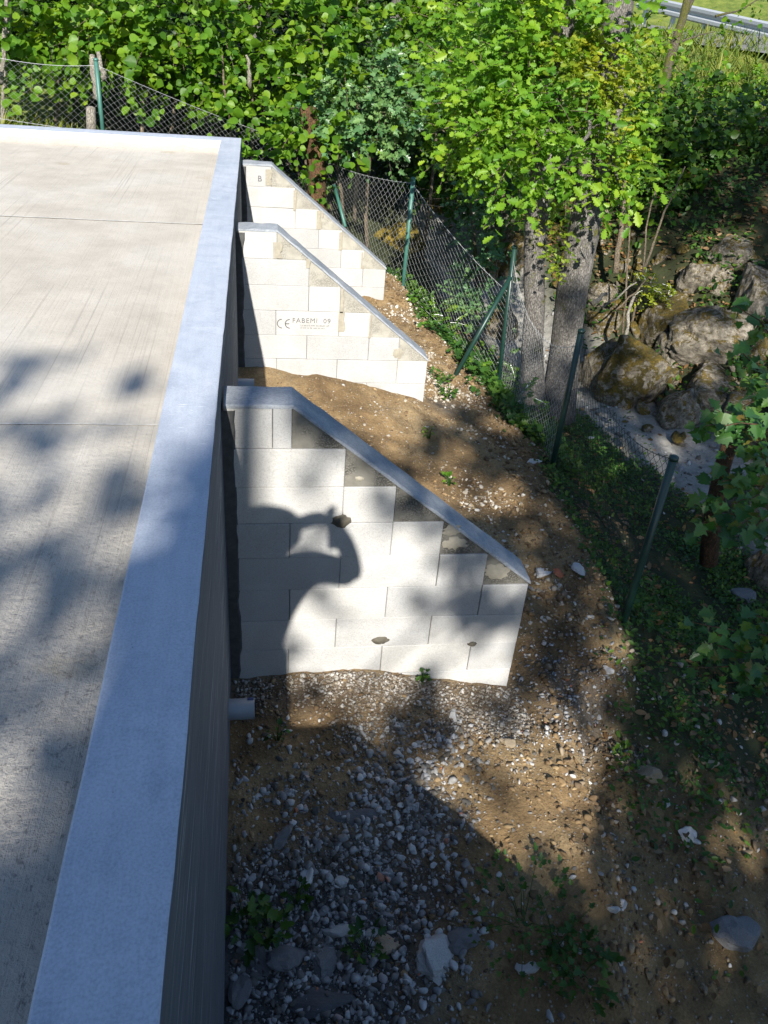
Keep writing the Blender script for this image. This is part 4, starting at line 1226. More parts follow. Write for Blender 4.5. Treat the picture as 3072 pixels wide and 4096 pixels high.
for i, (cx, cy, hw, hh, ms, lab) in enumerate(BL):
    Pg = gnd(cx, cy+hh*.55)
    if cy < 640: Pg = gnd(cx, cy+hh*.8)
    D = float(np.dot(Pg-CAM, FWD))
    C = CAM + ray(cx, cy)*(D/np.dot(ray(cx, cy), FWD))
    k = 3072/1659/FPX*D
    me = rock_mesh('boulder', 500+i, 5, M[['boulder', 'boulder_moss', 'boulder_thick'][ms]], rough=.55, cuts=16)
    o = link('boulder', me, None, tuple(C+np.array([0.02, .12*hw*k, -.06])))
    o.scale = (hw*k*1.2, (hw+hh)*.5*k*1.1, hh*k*1.3)
    o.rotation_euler = (0.1, ROLL*-1, 0.35*math.sin(i*2.3))
    tag(o, lab, 'boulder', BG)

# ------------------------------------------------------------------ stones and gravel
def scatter_mesh(name, pts, size, variants, mat, rg, flat=0.7):
    """many small stones joined in one mesh"""
    Vs, Ls, Ss = [], [], []
    vo = lo = 0
    jobs = []
    small = size < .016 if variants is V2 else np.zeros(len(pts), bool)
    r_i = np.arange(len(pts))
    for vi in range(len(variants)):
        jobs.append((variants[vi], np.where((r_i % len(variants) == vi) & ~small)[0]))
    for vi in range(len(V1)):
        jobs.append((V1[vi], np.where((r_i % len(V1) == vi) & small)[0]))
    for (T, F), idx in jobs:
        if not len(idx): continue
        n = len(idx)
        a = rg.random(n)*2*math.pi; tl = rg.normal(0, .4, n)
        ca, sa, ct, st = np.cos(a), np.sin(a), np.cos(tl), np.sin(tl)
        R = np.zeros((n, 3, 3))
        R[:, 0, 0] = ca; R[:, 0, 1] = -sa*ct; R[:, 0, 2] = sa*st
        R[:, 1, 0] = sa; R[:, 1, 1] = ca*ct; R[:, 1, 2] = -ca*st
        R[:, 2, 1] = st; R[:, 2, 2] = ct
        sc = np.stack([size[idx]*(.75+.5*rg.random(n)), size[idx]*(.7+.5*rg.random(n)), size[idx]*flat*(.7+.5*rg.random(n))], -1)
        P = np.einsum('nij,nkj->nki', R, T[None]*sc[:, None, :]) + pts[idx][:, None, :]
        Vs.append(P.reshape(-1, 3))
        f = np.asarray(F)
        Ls.append((vo+np.arange(n)[:, None, None]*len(T)+f[None]).ravel())
        Ss.append(lo+np.arange(n*len(f))*3)
        vo += n*len(T); lo += n*len(f)*3
    return mesh_np(name, np.concatenate(Vs), np.concatenate(Ls), np.concatenate(Ss), mat)

def variants(sub, k, seed):
    out = []
    for i in range(k):
        me = rock_mesh('v', seed+i, sub, None, rough=.35, cuts=9, lo=.22)
        T = np.array([v.co for v in me.vertices]); F = [tuple(p.vertices) for p in me.polygons]
        T = T*(.85/np.abs(T).max(0).mean())*rng.uniform(.75, 1.25, 3)
        out.append((T*.5, F))
        bpy.data.meshes.remove(me)
    return out
V1, V2 = variants(1, 10, 900), variants(2, 12, 950)
rg = np.random.default_rng(77)

def pick(n, x0, x1, y0, y1, wfun):
    P = []
    tot = 0
    while tot < n:
        x = rg.uniform(x0, x1, n*2); y = rg.uniform(y0, y1, n*2)
        k = rg.random(n*2) < wfun(x, y)
        P.append(np.stack([x[k], y[k]], -1)); tot += k.sum()
    P = np.concatenate(P)[:n]
    return P
def on_ground(P, sz, sink=.15):
    return np.concatenate([P, (zt(P[:, 0], P[:, 1])+sz*(.5*.7-sink))[:, None]], 1)
def not_in_wall(x, y):
    ok = np.ones(len(x), bool)
    for Y in (0, 3.02, 5.63, -3.0): ok &= ~((x < 1.57) & (y > Y-.012) & (y < Y+.215))
    return ok & (x > .015)

# crushed white rubble at the foot of the wall near the camera
def w_rub(x, y):
    n = vnoise(x*2.3, y*2.3)+.6*vnoise(x*6, y*6, 1)
    w = np.clip(1.5*(1.15-x+.3*(y+.5))+.6*n+.45, .03, 1)*np.clip(np.clip((-.5-y)*1.8+n*1.2, 0, 1)+.22+.5*n, 0, 1)
    return w*not_in_wall(x, y)
P = pick(14500, 0.02, 2.0, -2.6, -.3, w_rub)
s = .007+.055*rg.random(len(P))**4.6
tag(link('rubble_gravel', scatter_mesh('rubble_gravel', on_ground(P, s, .32), s, V2, M['gravel'], rg)), 'crushed pale limestone gravel strewn at the foot of the wall', 'gravel', kind='stuff')
# gravel along foot of the block walls and over the bank
def w_bank(x, y):
    n = vnoise(x*1.8+7, y*1.8)+.5*vnoise(x*5, y*5, 1)
    w = np.clip(.32+.8*n, .05, 1)
    w = np.where((y < 0) & (y > -1.0) & (x < 1.2), np.maximum(w, .7+.8*n), w)
    e = np.exp(-((x-bank_edge(y))/.28)**2)
    w = np.maximum(w, .6*e)
    w = np.where(x > bank_edge(y)+.5, .12, w)
    return w*not_in_wall(x, y)
P = pick(15000, .02, 3.2, -2.6, 6.2, w_bank)
s = .005+.032*rg.random(len(P))**4.2
tag(link('bank_gravel', scatter_mesh('bank_gravel', on_ground(P, s, .35), s, V1, M['pebble'], rg)), 'small ochre and pale stones scattered over the brown bank', 'gravel', kind='stuff')
P = pick(7500, .02, 1.62, -.75, -.015, lambda x, y: np.clip(.55+1.0*vnoise(x*4, y*4, 2), .1, 1)*np.clip((y+.36+.35*vnoise(x*3, y*3))/.14, .06, 1)*not_in_wall(x, y))
s = .006+.024*rg.random(len(P))**2.6
tag(link('footing_gravel', scatter_mesh('footing_gravel', on_ground(P, s, .2), s, V1, mat_stone('drainage_stone', [(0, (.09, .066, .042)), (.45, (.19, .155, .115)), (.8, (.30, .28, .25)), (1, (.46, .44, .41))]), rg)), 'grey drainage gravel along the foot of the nearest block wall', 'gravel', kind='stuff')
P = pick(1500, 1.55, 2.45, -1.0, .9, lambda x, y: np.clip(1-np.hypot(x-1.95, y+.05)/.55+vnoise(x*5, y*5), 0.02, 1)*not_in_wall(x, y))
s = .006+.026*rg.random(len(P))**2.8
tag(link('spilled_gravel', scatter_mesh('spilled_gravel', on_ground(P, s, .1), s, V1, M['gravel'], rg)), 'white stone chips spilled at the end of the nearest block wall', 'gravel', kind='stuff')
P = pick(3800, 1.2, 2.6, 0.3, 6.2, lambda x, y: np.clip(np.exp(-((x-1.85)/.33)**2)*(.3+1.5*vnoise(x*3, y*3, 2))*np.clip(.25+y/4, 0, 1), 0, 1)*not_in_wall(x, y))
s = .008+.05*rg.random(len(P))**4
tag(link('pale_rubble', scatter_mesh('pale_rubble', on_ground(P, s, .25), s, V2, mat_stone('mortar_rubble', [(0, (.22, .17, .11)), (.4, (.36, .31, .24)), (1, (.54, .51, .46))]), rg)), 'pale mortar rubble heaped at the ends of the farther block walls', 'rubble', kind='stuff')
# soil clods and stones along the crumbling edge
P = pick(5500, 1.2, 3.0, -2.4, 6.2, lambda x, y: np.exp(-((x-bank_edge(y)+.05)/.24)**2)*not_in_wall(x, y))
s = .008+.055*rg.random(len(P))**4
tag(link('soil_clods', scatter_mesh('soil_clods', on_ground(P, s, .2), s, V2, mat_stone('clod', [(0, (.10, .062, .029)), (.8, (.20, .132, .063)), (.95, (.25, .19, .115)), (1, (.36, .32, .27))]), rg)), 'crumbling brown clods along the edge of the bank', 'soil', kind='stuff')
P = pick(10500, .02, 2.5, -2.5, 6.1, lambda x, y: np.clip(.45+1.2*vnoise(x*2.2+4, y*2.2, 2)+.5*vnoise(x*8, y*8), .05, 1)*(x < bank_edge(y)+.1)*not_in_wall(x, y))
s = .006+.04*rg.random(len(P))**4
tag(link('soil_crumbs', scatter_mesh('soil_crumbs', on_ground(P, s, .35), s, V1, mat_stone('soil_crumb', [(0, (.10, .06, .028)), (.6, (.20, .128, .06)), (1, (.32, .23, .12))]), rg)), 'loose crumbs of brown soil over the whole bank', 'soil', kind='stuff')
# stones down the shaded lower slope
P = pick(2600, 1.7, 4.0, -2.4, .8, lambda x, y: np.clip(.3+.9*vnoise(x*3, y*3), .05, 1))
s = .008+.06*rg.random(len(P))**4
tag(link('slope_stones', scatter_mesh('slope_stones', on_ground(P, s, .15), s, V2, M['pebble'], rg)), 'stones and pebbles on the shaded lower slope', 'stones', kind='stuff')
P = pick(420, 4.2, 9.0, 2.5, 10.5, lambda x, y: np.clip(np.exp(-((x-stream_x(y)-1.5)/.9)**2)*(.5+1.3*vnoise(x*2, y*2)), 0, 1))
s = .07+.28*rg.random(len(P))**2.5
tag(link('bank_rocks', scatter_mesh('bank_rocks', on_ground(P, s, .2), s, V2, M['boulder_moss'], rg)), 'smaller mossy rocks filling the gaps between the boulders', 'rocks', kind='stuff')
# stream bed pebbles
P = pick(900, 3.2, 7.0, -.5, 8.0, lambda x, y: np.exp(-((x-stream_x(y))/.9)**2))
s = .015+.09*rg.random(len(P))**3
tag(link('stream_pebbles', scatter_mesh('stream_pebbles', on_ground(P, s, .2), s, V1, M['gravel'], rg)), 'grey pebbles on the dry stream bed', 'pebbles', kind='stuff')

# larger stones, one object each: picture position, half size, material, label
ST = [
    (945, 2080, 42, 42, 'pale', 'largest pale angular limestone chunk at the bottom of the picture'),
    (1582, 2020, 52, 46, 'grey', 'big flat grey slab stone on the shaded slope at the lower right'),
    (1095, 1608, 20, 14, 'tan', 'tan elongated stone lit on the brown bank'),
    (978, 1552, 12, 18, 'pale', 'white upright stone on the gravel below the nearest block wall'),
    (745, 2010, 42, 18, 'pale', 'long pale slab stone across the rubble'),
    (835, 2045, 34, 30, 'tan', 'grey-tan slab leaning in the rubble left of the largest chunk'),
    (812, 2020, 30, 18, 'pale', 'white flat stone above the tan slab in the rubble'),
    (735, 1905, 22, 22, 'pale', 'white blocky stone in the middle of the rubble'),
    (825, 1965, 30, 12, 'pale', 'thin white stone pointing right in the rubble'),
    (663, 1895, 12, 22, 'pale', 'white upright sliver of stone near the moss patch'),
    (610, 1810, 34, 16, 'grey', 'grey flat slab by the wall in the rubble'),
    (1145, 2090, 34, 20, 'pale', 'white flat rock among weeds at the bottom'),
    (1000, 2035, 36, 24, 'grey', 'rounded grey stone right of the pale slabs'),
    (700, 2085, 32, 34, 'grey', 'grey angular block of stone near the bottom left of the rubble'),
    (620, 2080, 46, 26, 'grey', 'wide grey flagstone near the wall at the bottom'),
    (560, 2075, 26, 36, 'grey', 'dark upright stone against the wall foot'),
    (520, 2150, 24, 40, 'grey', 'dark grey stone lowest against the wall'),
    (690, 2170, 60, 26, 'grey', 'wide half-buried slab at the bottom edge'),
    (790, 2130, 24, 24, 'pale', 'pale cube-like stone at the bottom'),
    (1435, 1735, 16, 12, 'pale', 'white stone on the lower right slope'),
    (1482, 1805, 22, 14, 'pale', 'round pale stone farther down the right slope'),
    (1400, 1675, 28, 20, 'tan', 'brown stone half buried at the bank edge'),
    (1313, 1452, 12, 14, 'pale', 'pale blue-grey stone on the bank right of the nearest block wall'),
    (1380, 1450, 12, 10, 'tan', 'small tan stone at the foot of the nearest fence post'),
    (1085, 880, 26, 12, 'tan', 'yellowish stone at the bank edge by the fence strut'),
    (1250, 1235, 16, 16, 'pale', 'white stone at the bank edge below the fence post'),
    (1175, 1240, 22, 12, 'pale', 'white broken stone right at the tip of the nearest block wall'),
    (1208, 1240, 16, 10, 'brick', 'orange broken brick near the tip of the nearest block wall'),
    (783, 1946, 11, 10, 'brick', 'small orange brick fragment in the rubble'),
    (1150, 1000, 18, 10, 'pale', 'flat pale stone on the bank above the near slope'),
    (1600, 1290, 40, 30, 'grey', 'grey stone in the shade under the maple boughs'),
    (840, 1945, 12, 16, 'pale', 'small white stone right of the orange brick fragment'),
    (890, 1830, 12, 12, 'pale', 'white round stone on the smooth soil patch'),
    (1325, 1965, 16, 12, 'pale', 'white stone by the weeds on the lower bank'),
    (1345, 1955, 10, 10, 'pale', 'small white stone beside the weed patch, right one'),
    (1525, 1650, 24, 14, 'tan', 'brown oval stone on the right slope in the shade'),
    (900, 1690, 16, 10, 'tan', 'tan flat stone in the middle of the bare soil'),
    (770, 1770, 60, 22, 'grey', 'dark lumpy clod of spilled mortar above the rubble'),
]
for i, (cx, cy, hw, hh, mt, lab) in enumerate(ST):
    Pg = gnd(cx, cy)
    D = float(np.dot(Pg-CAM, FWD)); k = 3072/1659/FPX*D
    mat = M['brick'] if mt == 'brick' else M['stone_'+mt]
    o = link('stone' if mt != 'brick' else 'brick_fragment', rock_mesh('stone', 1200+i, 3, mat, rough=.9, cuts=11), None, tuple(Pg+np.array([0, 0, hh*k*.25])))
    for p in o.data.polygons: p.use_smooth = False
    o.scale = (hw*k*1.15, hh*k*1.25, min(hw, hh)*k*.75)
    o.rotation_euler = (rg.normal(0, .15), rg.normal(0, .15), rg.normal(0, .3))
    tag(o, lab, 'stone' if mt != 'brick' else 'brick', 'larger stones lying on the ground')

# ------------------------------------------------------------------ weeds, ground cover, litter, grass
def cover(name, label, cat, n, x0, x1, y0, y1, w, leaf, mat, size, hgt, seed, up=.5):
    global rg
    rg = np.random.default_rng(seed)
    P = pick(n, x0, x1, y0, y1, w)
    b = np.concatenate([P, (zt(P[:, 0], P[:, 1])+hgt*rg.random(n))[:, None]], 1)
    y = np.concatenate([rg.normal(0, 1, (n, 2)), (up+.3*rg.normal(0, 1, n))[:, None]], 1)
    m = np.array([0, -.2, 1.0])+rg.normal(0, .35, (n, 3))
    o = link(name, leaves_mesh(name, leaf, b, y, m, size*(.5+rg.random(n)), M[mat]))
    return tag(o, label, cat, kind='stuff')
veg_w = lambda x, y: np.clip((x-bank_edge(y))/.15, 0, 1)*np.clip(.45+1.5*vnoise(x*2.2, y*2.2)+.8*vnoise(x*7, y*7, 1), 0, 1)*np.where(np.abs(x-stream_x(y)) < .75, .03, 1)*np.clip((y+1.0)/.8, .05, 1)
cover('ground_cover', 'low green weeds covering the slope beyond the bank edge', 'weeds', 21000, 1.6, 4.6, -1.5, 6.2, veg_w, 'oval', 'herb', .033, .05, 601)
cover('ivy_cover', 'green creepers trailing down the bank under the fence', 'creeper', 2800, 1.7, 3.0, 2.6, 6.6, lambda x, y: np.exp(-((x-bank_edge(y)-.38)/.25)**2)*np.clip(.35+1.6*vnoise(x*3, y*3), 0, 1), 'fmaple', 'herb', .055, .16, 602)
cover('leaf_litter', 'brown dead leaves on the shaded slope', 'litter', 3800, 2.0, 6.0, -2.0, 7.0, lambda x, y: np.clip((x-bank_edge(y))/.3, 0, 1)*np.clip(.5+vnoise(x*2, y*2, 1), 0, 1)*np.where(np.abs(x-stream_x(y)) < .8, .12, 1), 'oval', 'litter', .05, .02, 603, .05)
cover('bank_leaf_litter', 'dead leaves and moss on the far bank', 'litter', 5000, 3.5, 9.5, 5.0, 11, lambda x, y: np.clip((x-stream_x(y)-.7)/.5, 0, 1)*np.clip(.6+vnoise(x*2, y*2), 0, 1), 'oval', 'litter', .07, .05, 604, .1)
cover('bank_herbs', 'green herbs growing between the boulders of the far bank', 'weeds', 9000, 3.0, 10, 5.0, 12, lambda x, y: np.clip((x-stream_x(y)-.5)/.5, 0, 1)*np.clip(.25+1.6*vnoise(x*1.6, y*1.6), 0, 1), 'oval', 'herb', .075, .25, 605)
cover('verge_grass', 'yellow-green grass on the road verge', 'grass', 9000, 7, 18, 12, 21, lambda x, y: np.clip(.6+vnoise(x*.8, y*.8), 0, 1), 'blade', 'grassm', .28, .05, 606, 1.2)
cover('meadow_grass', 'bright grass beyond the far kerb at the left edge', 'grass', 7000, -5, -1.7, 6.5, 9.5, lambda x, y: np.clip(.7+vnoise(x, y), 0, 1), 'blade', 'grassm', .30, .02, 607, 1.2)

WD = 'small weeds growing on the bank'
def weed(label, px, py, n, spread, size, seed, leaf='fmaple', mat='herb', h=.10):
    rg = np.random.default_rng(seed)
    P = gnd(px, py)
    t = empty('weed', tuple(P), label, 'plant', WD)
    a = rg.random(n)*2*math.pi; r = spread*np.sqrt(rg.random(n))
    x = P[0]+r*np.cos(a); y = P[1]+r*np.sin(a)
    b = np.stack([x, y, zt(x, y)+h*(.3+.7*rg.random(n))], -1)
    yd = np.stack([np.cos(a), np.sin(a), .2+.4*rg.normal(0, 1, n)], -1)+rg.normal(0, .4, (n, 3))
    f = link('foliage', leaves_mesh('foliage', leaf, b, yd, SUNUP*.3+[0, 0, .9]+rg.normal(0, .3, (n, 3)), .75*size*(.5+.8*rg.random(n)), M[mat]), t)
    f['kind'] = 'stuff'
    st = [np.array([P-[0, 0, .02], (P+b[i])/2+[0, 0, .02], b[i]]) for i in range(min(n, 14))]
    g = link('stem', tubes('stem', st, [np.array([.003, .002, .0015])]*len(st), M['herb'], 3), t); g['kind'] = 'stuff'
for i, (lab, px, py, n, sp, sz) in enumerate((
        ('broad patch of green weeds on the shaded soil at the bottom', 1130, 2000, 120, .26, .042),
        ('green weed tuft right of the broad weed patch', 1200, 2050, 60, .18, .04),
        ('large-leaved weed against the wall foot at the lower left', 530, 2010, 26, .10, .075),
        ('low weed between stones right of the wall-foot weed', 585, 2030, 22, .08, .07),
        ('weed growing through the rubble beside the tan slab', 790, 2060, 18, .07, .06),
        ('small weed in the rubble near the moss patch', 640, 1960, 16, .06, .055),
        ('tiny seedling on the lit soil between the block walls', 925, 950, 14, .05, .04),
        ('second seedling lower on the lit soil between the block walls', 970, 1050, 14, .05, .04),
        ('weed clump at the right end of the middle block wall', 945, 825, 60, .14, .05),
        ('weed tuft at the end of the middle block wall, lower one', 965, 860, 45, .10, .05),
        ('small weed on the gravel below the nearest block wall', 910, 1475, 12, .04, .04),
        ('bright green clump at the bank edge by the yellowish stone', 1075, 855, 50, .12, .06),
        ('dark weed clump at the foot of the nearest fence post', 1380, 1340, 80, .18, .06),
        ('weed clump in the shade at the lower right corner', 1250, 2110, 60, .16, .06),
        ('small weed right of the drain pipe', 600, 1600, 12, .05, .04))):
    weed(lab, px, py, n, sp, sz, 700+i, mat='hazel' if i in (6, 7, 11) else 'herb')
# ferny clump on the boulders, ivy column by the fence
woody('fern_clump', 'yellow-green ferny clump lit by sun on the boulder bank', 'plant', None, 'oval', M['gold'], [blob(1395, 620, 6.9, .22, .2, .14), blob(1430, 650, 6.8, .18, .15, .1)], 420, .16, 8, .05, [], None, 801)
woody('ivy_bush', 'ivy-covered bush behind the fence left of the trunks', 'bush', None, 'fmaple', M['fmaple'], [blob(1025, 440, 6.6, .25, .2, .3), blob(1040, 520, 6.3, .22, .2, .3), blob(1020, 600, 6.0, .25, .2, .25), blob(1050, 660, 5.7, .25, .2, .2), blob(990, 640, 5.8, .2, .2, .15)], 260, .18, 7, .06, [(wiggle(at(1030, 680, 6.1), at(1010, 400, 6.7), 7, .06, r_), .03, .015)], M['bark_moss'], 802)
woody('ivy_bush', 'creeper-covered bush along the fence foot near the leaning strut', 'bush', None, 'fmaple', M['hazel'], [blob(900, 640, 5.9, .18, .15, .1), blob(960, 690, 5.5, .2, .15, .1), blob(1080, 790, 4.5, .2, .2, .12), blob(1130, 860, 3.9, .2, .2, .1)], 260, .18, 7, .055, [], None, 803)
# tangle of dry stems behind the moss boulder
st = []
rg = np.random.default_rng(9)
for i in range(70):
    a = at(rg.uniform(880, 1200), rg.uniform(400, 500), 8.0+rg.random()); c = a+np.array([rg.normal(0, .35), rg.normal(0, .2), rg.normal(-.25, .25)])
    st.append(wiggle(a, c, 5, .08, rg, .05))
tag(link('dry_brambles', tubes('dry_brambles', st, [np.linspace(.006, .003, 5)]*len(st), M['twig'], 3)), 'tangle of dry tan stems above the mossy boulder', 'brambles', kind='stuff')

# ------------------------------------------------------------------ chain link fence
def fence():
    rg = np.random.default_rng(31)
    G = lambda x, y: np.array([x, y, float(zt(np.array([x]), np.array([y]))[0])])
    A = np.array([2.41, .44, -1.86]); B = np.array([2.55, 2.37, -1.84]); Cc = at(1080, 825, 4.25); E = np.array([1.83, 6.05, -1.50])
    F = at(690, 440, 8.3); Gp = at(222, 292, 7.15)
    tops = [at(1456, 988, .44), at(1256, 714, 2.37), at(1112, 533, 4.25), at(893, 385, 6.05), at(690, 318, 8.3), at(207, 128, 7.15)]
    t = empty('chain_link_fence', tuple(B), 'green posted chain link fence sagging along the stream and behind the deck', 'fence')
    bases = [A, B, Cc, E, F, Gp]
    for i, (b, q) in enumerate(zip(bases, tops)):
        k = np.array(b, float); k[2] -= .3
        r = .024 if i != 4 else .03
        mt = M['green_post'] if i in (0, 1, 2, 4) else M['green_post_pale']
        p = link('post', tubes('post', [np.array([k, (k+q)/2, q])], [np.array([r, r, r])], mt, 12), t)
        cp = np.array(q)
        link('post_cap', tubes('post_cap', [np.array([cp-[0, 0, .015], cp+[0, 0, .004], cp+[0, 0, .014]])], [np.array([r+.004, r+.004, r*.5])], mt, 12), p)
    # leaning struts
    link('strut', tubes('strut', [np.array([at(983, 812, 3.95), at(1103, 598, 4.22)])], [np.array([.022, .022])], M['green_post'], 10), t)
    link('strut', tubes('strut', [np.array([at(746, 490, 7.4), at(722, 400, 7.9)])], [np.array([.022, .022])], M['green_post_pale'], 10), t)
    # mesh bays: bottom-left, bottom-right, top-right, top-left corners
    far_l0, far_l1 = at(-60, 250, 7.1), at(-60, 110, 7.1)
    corner = np.array([0.0, 0, 0])
    bays = [(A, B, tops[1], tops[0], .22, M['wire_dark']), (B, Cc, tops[2]-[0, 0, .10], tops[1]-[0, 0, .1], .30, M['wire']), (Cc, E, tops[3]-[0, 0, .05], tops[2]-[0, 0, .42], .06, M['wire']),
            (E-[0, 0, .05], F-[0, 0, .1], at(700, 345, 8.3), tops[3]-[0, 0, .04], .05, M['wire']), (F, Gp, tops[5]-[0, 0, .05], tops[4]-[0, 0, .05], .04, M['wire']), (Gp, far_l0, far_l1, tops[5]-[0, 0, .05], .05, M['wire'])]
    for bi, (b0, b1, t1, t0, sag, mt) in enumerate(bays):
        b0, b1, t1, t0 = map(np.asarray, (b0, b1, t1, t0))
        Ln = np.linalg.norm(b1-b0); H = .5*(np.linalg.norm(t0-b0)+np.linalg.norm(t1-b1))
        d, rh = (.0180, .034) if bi in (0, 1) else (.029, .036) if bi in (2, 3) else (.021, .034)
        nc = int(Ln/(2*d)); nr = int(H/rh)
        j = np.arange(nr+1)
        paths, radii = [], []
        nrm = np.cross(b1-b0, t0-b0); nrm /= np.linalg.norm(nrm)
        for i in range(nc):
            sgn = np.where((i+j) % 2 == 0, 1.0, -1.0)
            u = np.clip((2*i+1+sgn*1.0)*d/Ln, 0, 1); v = j/nr
            X = (b0[None]*(1-u)[:, None]+b1[None]*u[:, None])*(1-v)[:, None] + (t0[None]*(1-u)[:, None]+t1[None]*u[:, None])*v[:, None]
            sg = 4*u*(1-u)
            X[:, 2] -= sag*sg*v
            X += nrm[None]*(.03*np.sin(u*9+bi)*np.sin(v*3+1)*sg)[:, None] + nrm[None]*(.0025*np.where(j % 2 == 0, 1, -1))[:, None]
            paths.append(X)
        # fast 3-sided tubes
        R = (.0018, .0015, .0013, .0012, .0012, .0012)[bi]
        PP = np.array(paths)                                     # nc, nr+1, 3
        T = np.gradient(PP, axis=1); T /= np.linalg.norm(T, axis=2)[..., None]
        a1 = np.cross(T, nrm); a1 /= np.linalg.norm(a1, axis=2)[..., None]
        rings = np.stack([PP+R*(math.cos(q)*a1+math.sin(q)*nrm) for q in (0.5, 0.5+2.0944, 0.5+4.1888)], 2)   # nc,nr+1,3,3
        idx = np.arange(nc*(nr+1)*3).reshape(nc, nr+1, 3)
        L = []
        for k in range(3):
            kn = (k+1) % 3
            L.append(np.stack([idx[:, :-1, k], idx[:, :-1, kn], idx[:, 1:, kn], idx[:, 1:, k]], -1).reshape(-1, 4))
        L = np.concatenate(L)
        wm = link('wire_mesh', mesh_np('wire_mesh', rings.reshape(-1, 3), L.ravel(), np.arange(len(L))*4, mt, True), t)
        wm['kind'] = 'stuff'
        for v in (0.02, .5, .99):
            u = np.linspace(0, 1, 24)
            if v == .5: continue
            X = (b0[None]*(1-u)[:, None]+b1[None]*u[:, None])*(1-v) + (t0[None]*(1-u)[:, None]+t1[None]*u[:, None])*v
            X[:, 2] -= sag*4*u*(1-u)*v
            link('tension_wire', tubes('tension_wire', [X], [np.full(24, .0022)], mt, 4), t)
fence()
# short wooden stake beside the left fence post
P0 = at(194, 296, 7.0); P1 = at(196, 232, 7.0)
o = link('wooden_stake', tubes('wooden_stake', [np.array([P0-[0, 0, .3], (P0+P1)/2+[.01, 0, 0], P1, P1+[0, 0, .012]])], [np.array([.058, .055, .05, .02])], M['dead'], 9, False))
tag(o, 'short weathered wooden stake beside the pale green fence post', 'stake')

# ------------------------------------------------------------------ road and guardrail
def road():
    a = np.array(at(1380, 3, 24.0)[:2]); b = np.array(at(1690, 74, 17.0)[:2])
    nv0 = np.array([-(b-a)[1], (b-a)[0]]); nv0 /= np.linalg.norm(nv0); a = a-nv0*1.0; b = b-nv0*1.0
    a, b = a-(b-a)*.5, b+(b-a)*.5
    n = 40
    V, F = [], []
    dirv = (b-a)/np.linalg.norm(b-a); nv = np.array([-dirv[1], dirv[0]])
    for k in range(n):
        c = a+(b-a)*k/(n-1)
        for w in (-1.1, .9):
            p = c+nv*w
            V.append((p[0], p[1], 0.97 if w < 0 else 1.22))
    for k in range(n-1): F.append((2*k, 2*k+2, 2*k+3, 2*k+1))
    o = link('road', mesh_py('road', V, F, M['asphalt'])); o['kind'] = 'structure'
road()
def guardrail():
    A = at(1380, 3, 24.0); B = at(1690, 74, 17.0)
    t = empty('guardrail', tuple((A+B)/2), 'galvanised steel guardrail along the road at the upper right', 'guardrail')
    d = (B-A); L = np.linalg.norm(d); d = d/L
    side = np.cross(d, [0, 0, 1]); side /= np.linalg.norm(side)
    prof = [(q*1.2, w*1.15) for q, w in [(0, .155), (.05, .12), (.05, .06), (0, .02), (0, -.02), (.05, -.06), (.05, -.12), (0, -.155)]]
    V, F = [], []
    for s_ in np.linspace(0, L, 12):
        for (o_, z_) in prof:
            p = A+d*s_+side*o_+np.array([0, 0, z_]); V.append(tuple(p))
    m = len(prof)
    for k in range(11):
        F += [(k*m+j, k*m+j+1, (k+1)*m+j+1, (k+1)*m+j) for j in range(m-1)]
    link('rail', mesh_py('rail', V, F, M['rail']), t)
    for px in np.linspace(.06, .98, 5):
        c = A+d*L*px - side*.06
        v, f = box_vf(c[0]-.05, c[0]+.05, c[1]-.06, c[1]+.06, c[2]-.75, c[2]+.16)
        link('rail_post', mesh_py('rail_post', v, f, M['rail']), t)
guardrail()

